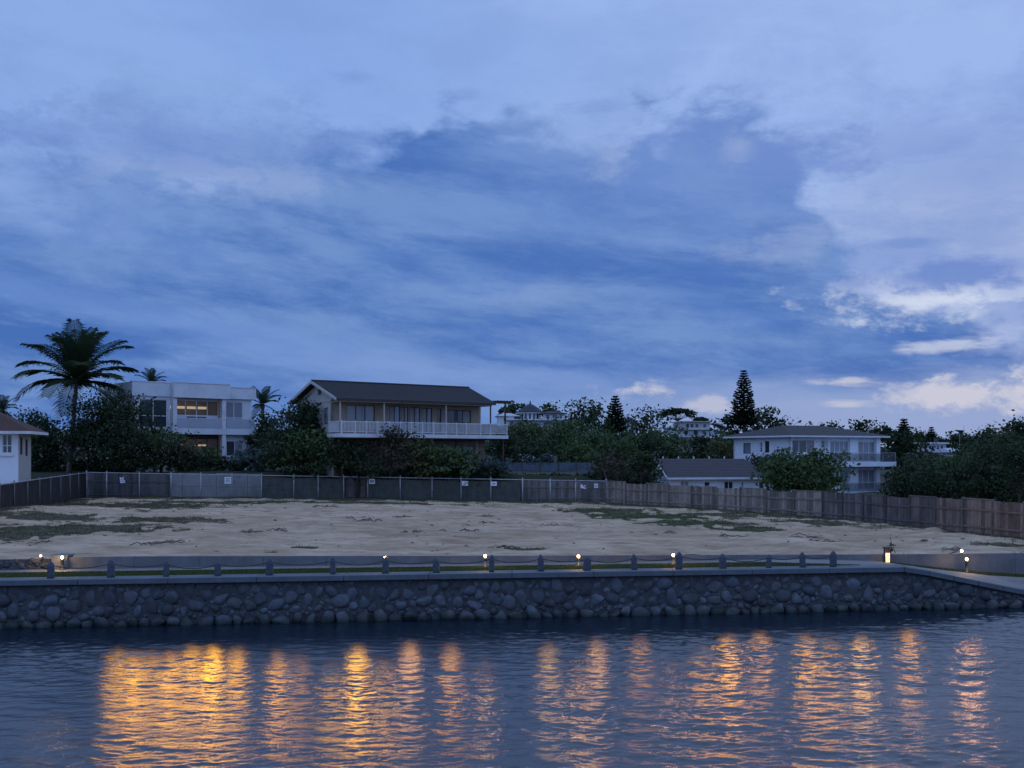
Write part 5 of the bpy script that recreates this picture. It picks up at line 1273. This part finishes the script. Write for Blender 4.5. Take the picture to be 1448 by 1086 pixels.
tree(697, 651, 680, 50, 89.6, LBl, 'bluish low bush left of the blue sheet fence', 'garden_shrub', 'shrub', trunk=False)
# hedge and creepers on the edge of the higher ground
def hedge(name, p0, p1, top, bot, D0, D1, m, label):
    a, b = np.array(P(p0, 0, D0)), np.array(P(p1, 0, D1)); o = thing(name, label, 'hedge', (*((a + b) / 2)[:2], PZ(bot, (D0 + D1) / 2)))
    lobes = []; n = int(abs(p1 - p0) / 9)
    for i in range(n):
        t = (i + .5) / n; D = D0 + (D1 - D0) * t; x = PX(p0 + (p1 - p0) * t, D); zt, zb = PZ(top + tr.uniform(-1.5, 2), D), PZ(bot, D)
        lobes.append((np.array((x, D, (zt + zb) / 2)), np.array((.75, .5, (zt - zb) * .5))))
    crown_mesh('foliage', lobes, n * 16, 16, .26, .16, m, o, fill=.3)
hedge('clipped_hedge', 150, 345, 646, 668, 94.2, 93.0, LD, 'long dark hedge along the top of the wall below the white house')
hedge('creeper_hedge', 400, 710, 662, 684, 91.6, 88.6, LD, 'dark creepers hanging along the wire fence below the balcony house')
hedge('low_hedge', 715, 850, 671, 684, 90.5, 89.2, LD, 'low dark hedge at the foot of the blue sheet fence')
# trees in the middle
mids = [(713, 612, 672, 46, 110, LD, 'dark tree close behind the right end of the long balcony'), (742, 603, 668, 84, 122, LM, 'rounded green tree right of the balcony posts below the turret house'), (728, 572, 600, 44, 290, LD, 'small dark treetop left behind the turret roof'), (790, 597, 664, 84, 132, LM, 'mid green tree below the right wing of the turret house'),
        (829, 571, 640, 64, 148, LD, 'tall round dark tree left of the small pine'), (852, 606, 672, 84, 118, LM, 'broad dark tree below the small pine'), (870, 591, 650, 46, 158, LD, 'dark round tree at the foot of the small pine'),
        (910, 577, 640, 52, 168, LD, 'feathery dark tree right of the small pine', 1.6, .6), (893, 612, 676, 76, 126, LD, 'dark tree behind the leaning pale branch'), (936, 609, 664, 78, 134, LM, 'wide dark tree below the flat-topped hillside house'),
        (992, 619, 664, 84, 138, LD, 'dark tree under the balcony of the flat-topped hillside house'), (1028, 624, 662, 60, 126, LO, 'olive tree touching the left side of the white hip-roofed house'),
        (1022, 612, 640, 36, 170, LM, 'small green tree right of the flat-topped hillside house'), (1052, 586, 632, 66, 188, LD, 'round dark tree under the tallest pine'), (1093, 583, 618, 46, 192, LD, 'loose dark tree right of the tallest pine', 1.5, .55),
        (1222, 596, 622, 44, 148, LD, 'dark treetop over the right end of the dark hip roof', 1.3, .7), (770, 622, 668, 60, 112, LD, 'dark low tree just above the blue sheet fence'), (815, 628, 670, 60, 110, LM, 'green tree above the right end of the blue sheet fence'), (775, 575, 600, 26, 275, LD, 'small spiky treetop over the right wing of the turret house', 1.5, .5),
        (1085, 640, 684, 66, 101, LD, 'dark shrubby tree between the grey roof and the white hip-roofed house'), (1168, 600, 618, 60, 170, LD, 'low treetops just over the ridge of the dark hip roof', 1.4, .6)]
for q in mids:
    px, t_, b_, w_, D_, m_, lab = q[:7]; airy, dn = (q[7], q[8]) if len(q) > 7 else (1, 1)
    tree(px, t_, b_, w_, D_, m_, lab, airy=airy, dens=dn, fill=.5 if airy == 1 else .75)
tree(861, 640, 692, 46, 89.5, LB, 'bare brownish tree with a pale leaning branch by the fence corner', 'bare_tree', airy=1.5, dens=.45, fill=.7)
bt = [o for o in bpy.data.objects if o.name.startswith('bare_tree')][0]
MB().tube([P(855, 692, 88.9), P(857, 676, 88.8), P(853, 664, 88.8), P(851, 655, 88.9)], [.11, .09, .07, .03], 7).build('limb', M['palm_bark'], bt, bt, True)
tree(906, 646, 690, 44, 90.5, LD, 'dark bush against the left gable of the grey-roofed house', 'garden_shrub', 'shrub')
tree(1142, 640, 706, 106, 88, LM, 'big olive-green bush in front of the white hip-roofed house', 'garden_shrub', 'shrub', leaf=6.2, lobes_n=16, dens=3.0, fill=.3)
# right-hand slope
for q in [(1278, 612, 668, 58, 148, LD, 'dark tree at the foot of the middle-sized pine'), (1292, 652, 700, 50, 98, LD, 'dark shrubby tree right of the glazed balcony'), (1306, 645, 700, 78, 108, LD, 'dark tree below the hillside villa'),
          (1350, 646, 702, 84, 98, LM, 'green tree below the bluish gabled house'), (1368, 628, 690, 66, 130, LD, 'dark tree right of the bluish gabled house'), (1402, 622, 704, 92, 84, LD, 'large dark tree near the right edge'),
          (1445, 614, 706, 70, 74, LD, 'dark tree cut by the right edge'), (1392, 606, 650, 44, 150, LD, 'loose treetop standing higher near the right edge', 1.7, .45), (1352, 616, 634, 34, 230, LD, 'small dark tree below the tilted dish'), (1326, 620, 640, 24, 240, LD, 'small round treetop behind the hillside villa'),
          (1420, 604, 640, 50, 95, LM, 'sparse leafy top rising beside the right edge', 1.8, .4), (1256, 606, 640, 30, 170, LD, 'low dark treetop left of the middle-sized pine'), (1440, 596, 640, 26, 90, LD, 'thin twiggy treetop at the right edge', 2.0, .3), (1500, 600, 706, 90, 76, LD, 'dark tree beyond the right edge')][:13]:
    px, t_, b_, w_, D_, m_, lab = q[:7]; airy, dn = (q[7], q[8]) if len(q) > 7 else (1, 1)
    tree(px, t_, b_, w_, D_, m_, lab, airy=airy, dens=dn, fill=.5 if airy == 1 else .75)
# white flowering shrubs on the blue sheet fence
for px, lab in ((750, 'white-flowering plant over the left part of the blue sheet fence'), (772, 'taller white-flowering plant over the middle of the blue sheet fence')):
    o = tree(px, 643 if px > 760 else 646, 656, 14, 99.6, LBl, lab, 'flowering_plant', 'plant', lobes_n=4, trunk=False, base=4.4)
    c = np.array(P(px, 649, 99.3)); n = 26; V, Fq = leafset(c + tr.normal(size=(n, 3)) * (.4, .2, .22), unit(n), np.full(n, .17), .8); arr_mesh('blossoms', V, Fq, M['petal'], o, o, np.repeat(tr.random(n), 4))
# spreading flat-topped tree on the ridge
def flat_tree(px, top, bot, wpx, D, label):
    x = PX(px, D); k = D / F; z0 = zg(x, D); o = thing('umbrella_tree', label, 'tree', (x, D, z0)); zt = PZ(top, D); W_ = wpx * k; zb = PZ(bot, D)
    mb = MB(); mb.tube([(x, D, z0 - .2), (x + .1, D, zb - .6), (x, D, zb)], [.3, .24, .2], 7); lobes = []
    for i in range(9):
        u = -.5 + (i + .5) / 9; c = np.array((x + u * W_ * .86, D + tr.uniform(-.25, .25) * W_, zt - .9 - 1.5 * (2 * u) ** 2 * .8 + tr.uniform(-.3, .2))); lobes.append((c, np.array((W_ * .13, W_ * .16, .75))))
        mb.tube([(x, D, zb - .5), tuple((np.array((x, D, zb)) + c) / 2 + (0, 0, -.1)), tuple(c)], [.14, .09, .04], 5)
    mb.build('trunk', M['bark'], o, o, True); crown_mesh('crown', lobes, 130, 22, .5, .3, LD, o, fill=.4, flat=.6)
flat_tree(958, 576, 592, 54, 252, 'flat-topped spreading tree on the skyline above the hillside house')
flat_tree(990, 589, 597, 24, 256, 'smaller flat-topped tree right of the spreading one')
# tiered pines
def pine(px, top, base, wpx, D, label, tiers=15):
    x = PX(px, D); k = D / F; z0 = zg(x, D); zt = PZ(top, D); zb = PZ(base, D); W_ = wpx * k
    o = thing('tiered_pine', label, 'tree', (x, D, z0), 'tiered pines on the skyline')
    MB().tube([(x, D, z0 - .3), (x, D, (z0 + zt) / 2), (x, D, zt)], [.30, .2, .03], 8).build('trunk', M['bark'], o, o, True)
    Cs, Ns, Ss, Ts = [], [], [], []
    for i in range(tiers):
        t = (i + .3) / tiers; z = zt - (zt - zb) * t ** .95; r = W_ * .5 * (.16 + .84 * t ** .7) * tr.uniform(.88, 1.08); nb = 7 if i > 2 else 5; ph = tr.uniform(0, 6.28)
        for b in range(nb):
            a = ph + 6.283 * b / nb + tr.uniform(-.12, .12); rb = r * tr.uniform(.82, 1.1); n = int(30 + 46 * t)
            q = tr.random(n) ** .7; c = np.stack([x + np.cos(a) * q * rb, D + np.sin(a) * q * rb, z + rb * (-.10 * q + .30 * q ** 2.2) + tr.normal(size=n) * .04], -1)
            side = np.array((-math.sin(a), math.cos(a), 0)); c += side * (tr.normal(size=n) * .13 * (.5 + rb * .25))[:, None]
            Cs.append(c); v = unit(n) * .6 + np.array((0, 0, 1)); Ns.append(v / np.linalg.norm(v, axis=1)[:, None]); Ss.append(np.full(n, max(.6, 5.0 * k) * (.7 + .5 * t))); Ts.append(tr.random(n) * .5)
    n = 26; Cs.append(np.stack([x + tr.normal(size=n) * .09, D + tr.normal(size=n) * .09, zt - np.linspace(-.1, 1.2, n)], -1)); v = unit(n); Ns.append(v); Ss.append(np.full(n, .3)); Ts.append(tr.random(n) * .4)
    V, Fq = leafset(np.concatenate(Cs), np.concatenate(Ns), np.concatenate(Ss), .42)
    arr_mesh('crown', V, Fq, LD, o, o, np.repeat(np.concatenate(Ts), 4))
pine(1052, 524, 602, 44, 185, 'tallest tiered pine, pointed and dark against the sky', 24)
pine(870, 560, 612, 36, 158, 'dark tiered pine between the turret house and the flat-topped house', 15)
pine(1278, 593, 640, 36, 150, 'middle-sized pine right of the white hip-roofed house', 14)
pine(1317, 604, 640, 24, 235, 'smallest pine, behind the hillside villa', 12)
# palms
def palm(px, py, D, L_, nf, label, lean=0.0, upright=.25, name='coconut_palm', leafw=.085):
    x, _, zc_ = P(px, py, D); z0 = zg(x, D); o = thing(name, label, 'palm', (x, D, z0))
    bx = x + lean
    pts = [(bx + (x - bx) * t ** 1.5 + .12 * math.sin(t * 3), D, z0 - .3 + (zc_ + .1 - z0 + .3) * t) for t in np.linspace(0, 1, 12)]
    MB().tube(pts, [.24 - .09 * t + (.05 if i == 0 else 0) + .008 * (i % 2) for i, t in enumerate(np.linspace(0, 1, 12))], 9).build('trunk', M['palm_bark'], o, o, True)
    top_ = np.array(pts[-1])
    MB().lathe(tuple(top_ - (0, 0, .5)), [(.16, 0), (.26, .25), (.22, .55), (.05, .9)], 8).build('crown_shaft', M['palm_bark'], o, o, True)
    for i in range(nf):
        a = i * 2.399 + tr.uniform(-.2, .2); e0 = math.radians(float(np.interp(i / nf, [0, .3, .7, 1], [-20, 36, 66, 87])) + tr.uniform(-8, 8)); Lf = L_ * tr.uniform(.86, 1.06) * (1 - .12 * (i > nf * .8))
        h = np.array((math.cos(a), math.sin(a), 0)); p = top_ + (0, 0, .05); e = e0; rach = []; N = 16
        droop = tr.uniform(.75, 1.25)
        for s in range(N + 1):
            rach.append(p.copy()); d = h * math.cos(e) + np.array((0, 0, math.sin(e))); p = p + d * Lf / N; e -= (.012 + .085 * (s / N) ** 1.4 + .020 * math.cos(e0)) * droop
        f = MB().tube(rach, [.045 * (1 - .85 * s / N) + .006 for s in range(N + 1)], 4)
        vs, fs, tt = [], [], []
        rach = np.array(rach); side = np.cross(h, (0, 0, 1.0)); side /= np.linalg.norm(side)
        M_ = 46
        for s in range(2, M_):
            t = s / M_; q = t * N; j = min(int(q), N - 1); c = rach[j] + (rach[j + 1] - rach[j]) * (q - j); tan = rach[j + 1] - rach[j]; tan /= np.linalg.norm(tan); upv = np.cross(side, tan); upv = upv if upv[2] > 0 else -upv
            ll = L_ * .29 * math.sin(math.pi * (.12 + .80 * t)) ** .7 * tr.uniform(.85, 1.1)
            for sg in (-1, 1):
                d = side * sg * .80 + tan * .55 + upv * .22; d /= np.linalg.norm(d); tip = c + d * ll + np.array((0, 0, -ll * tr.uniform(.22, .55))); mid = c + d * ll * .55 + np.array((0, 0, -ll * .06)); wv = tan * (leafw * .5 * L_ / 4.8)
                o_ = len(vs); vs += [c - wv * .6, c + wv * .6, mid + wv, tip, mid - wv]; fs.append((o_, o_ + 1, o_ + 2, o_ + 3, o_ + 4))
        o_ = len(f.v); f.v += [tuple(v) for v in vs]; f.f += [tuple(q + o_ for q in w) for w in fs]; f.t = [float(tr.uniform(.1, .6))] * len(f.v)
        f.build('frond', M['leaf_palm'], o, o)
palm(108, 540, 97, 5.9, 30, 'tall coconut palm standing left of the white house above everything near it', lean=-.7)
palm(214, 543, 120, 2.1, 12, 'palm top peeping over the white flat roof', name='small_palm')
palm(371, 574, 112, 2.5, 13, 'small palm in the gap between the white house and the balcony house', name='small_palm')
palm(3, 582, 108, 2.0, 13, 'small palm behind the red roof at the left edge', name='small_palm')
# plant on the low wall by the lantern
x, y, z = P(1263, 786, 44.8); y = float(Yl(x)) + .35
o = thing('potted_weed', 'dark spiky weed on the low wall right of the glowing lantern', 'plant', (x, y, float(zlot(x, y))))
n = 60; c = np.array((x, y, float(zlot(x, y)) + .3)); V, Fq = leafset(c + tr.normal(size=(n, 3)) * (.07, .07, .2), unit(n) * (1, 1, .3), np.full(n, .14), .4); arr_mesh('foliage', V, Fq, LD, o, o, np.repeat(tr.random(n), 4))
MB().tube([(x, y, c[2] - .4), (x + .02, y, c[2] + .3)], [.015, .006], 5).build('stem', M['bark'], o, o)
# undergrowth that closes the ground under the trees
for p0, p1, t_, b_, D0, D1, lab in ((-60, 200, 640, 690, 100, 98, 'dark undergrowth below the palm and the trees at the left'), (1262, 1520, 664, 716, 94, 72, 'dark undergrowth below the trees at the right'), (845, 925, 668, 700, 91, 92, 'dark undergrowth by the fence corner')):
    lobes = []; n = int((p1 - p0) / 7)
    for i in range(n):
        t = (i + tr.random()) / n; D = D0 + (D1 - D0) * t + tr.uniform(-1, 4); x = PX(p0 + (p1 - p0) * t, D); zt, zb = PZ(t_ + tr.uniform(-7, 8), D), PZ(b_, D)
        lobes.append((np.array((x, D, (zt + zb) / 2)), np.array((1.3, 1.0, (zt - zb) * .5))))
    ct = n * 26; li = tr.choice(n, ct); d = unit(ct); cc = np.array([lobes[i][0] for i in li]) + d * np.array([lobes[i][1] for i in li]) * tr.uniform(.4, 1.05, ct)[:, None]
    k = np.repeat(np.arange(ct), 14); q = len(k); nr = unit(q) * .8 + d[k] * .5 + (0, 0, .4); nr /= np.linalg.norm(nr, axis=1)[:, None]
    V, Fq = leafset(cc[k] + tr.normal(size=(q, 3)) * .22, nr, tr.uniform(.2, .42, q), .55)
    tag(arr_mesh('undergrowth', V, Fq, LD, None, None, np.repeat(np.clip(tr.uniform(0, 1, ct)[k] * .6 + tr.random(q) * .4, 0, 1), 4)), lab, None, kind='stuff')
# far woods that read as one mass
lob = []
for i in range(680):
    D = tr.uniform(118, 330); px = tr.choice([tr.uniform(690, 1060), tr.uniform(1230, 1560), tr.uniform(-150, 480), tr.uniform(-700, 2000)], p=[.40, .23, .15, .22])
    if 480 < px < 690 or px < -150 or px > 1560: D = max(D, 135); x = PX(px, D)
    lim = np.interp(px, [-150, 480, 690, 720, 800, 840, 930, 1040, 1230, 1300, 1380, 1500], [645, 640, 618, 612, 612, 604, 613, 616, 640, 650, 642, 626])
    z0 = zg(x, D); zt = min(z0 + tr.uniform(3, 7), PZ(lim + tr.uniform(-2, 8), D))
    if zt < z0 + .8: continue
    r = tr.uniform(2.0, 3.6); lob.append((np.array((x, D, (z0 + zt) / 2)), np.array((r, r * .8, (zt - z0) * .55))))
wd = bpy.data.objects.new('tmp', None); 
w_ = np.array([r[0] * r[2] for c, r in lob]); nC = 4800; li = tr.choice(len(lob), nC, p=w_ / w_.sum()); d = unit(nC); cc = np.array([lob[i][0] for i in li]) + d * np.array([lob[i][1] for i in li]) * tr.uniform(.6, 1.05, nC)[:, None]
k = np.repeat(np.arange(nC), 18); n = len(k); nr = unit(n) * .8 + d[k] * .5 + (0, 0, .4); nr /= np.linalg.norm(nr, axis=1)[:, None]
V, Fq = leafset(cc[k] + tr.normal(size=(n, 3)) * (.6, .6, .4), nr, cc[k][:, 1] * (4.6 / F) * tr.uniform(.6, 1.3, n), .55)
tag(arr_mesh('distant_woods', V, Fq, LD, None, None, np.repeat(np.clip(tr.uniform(0, 1, nC)[k] * .6 + tr.random(n) * .4, 0, 1), 4)), 'dark far-off woods covering the hill between the houses', None, kind='stuff')
bpy.data.objects.remove(wd)
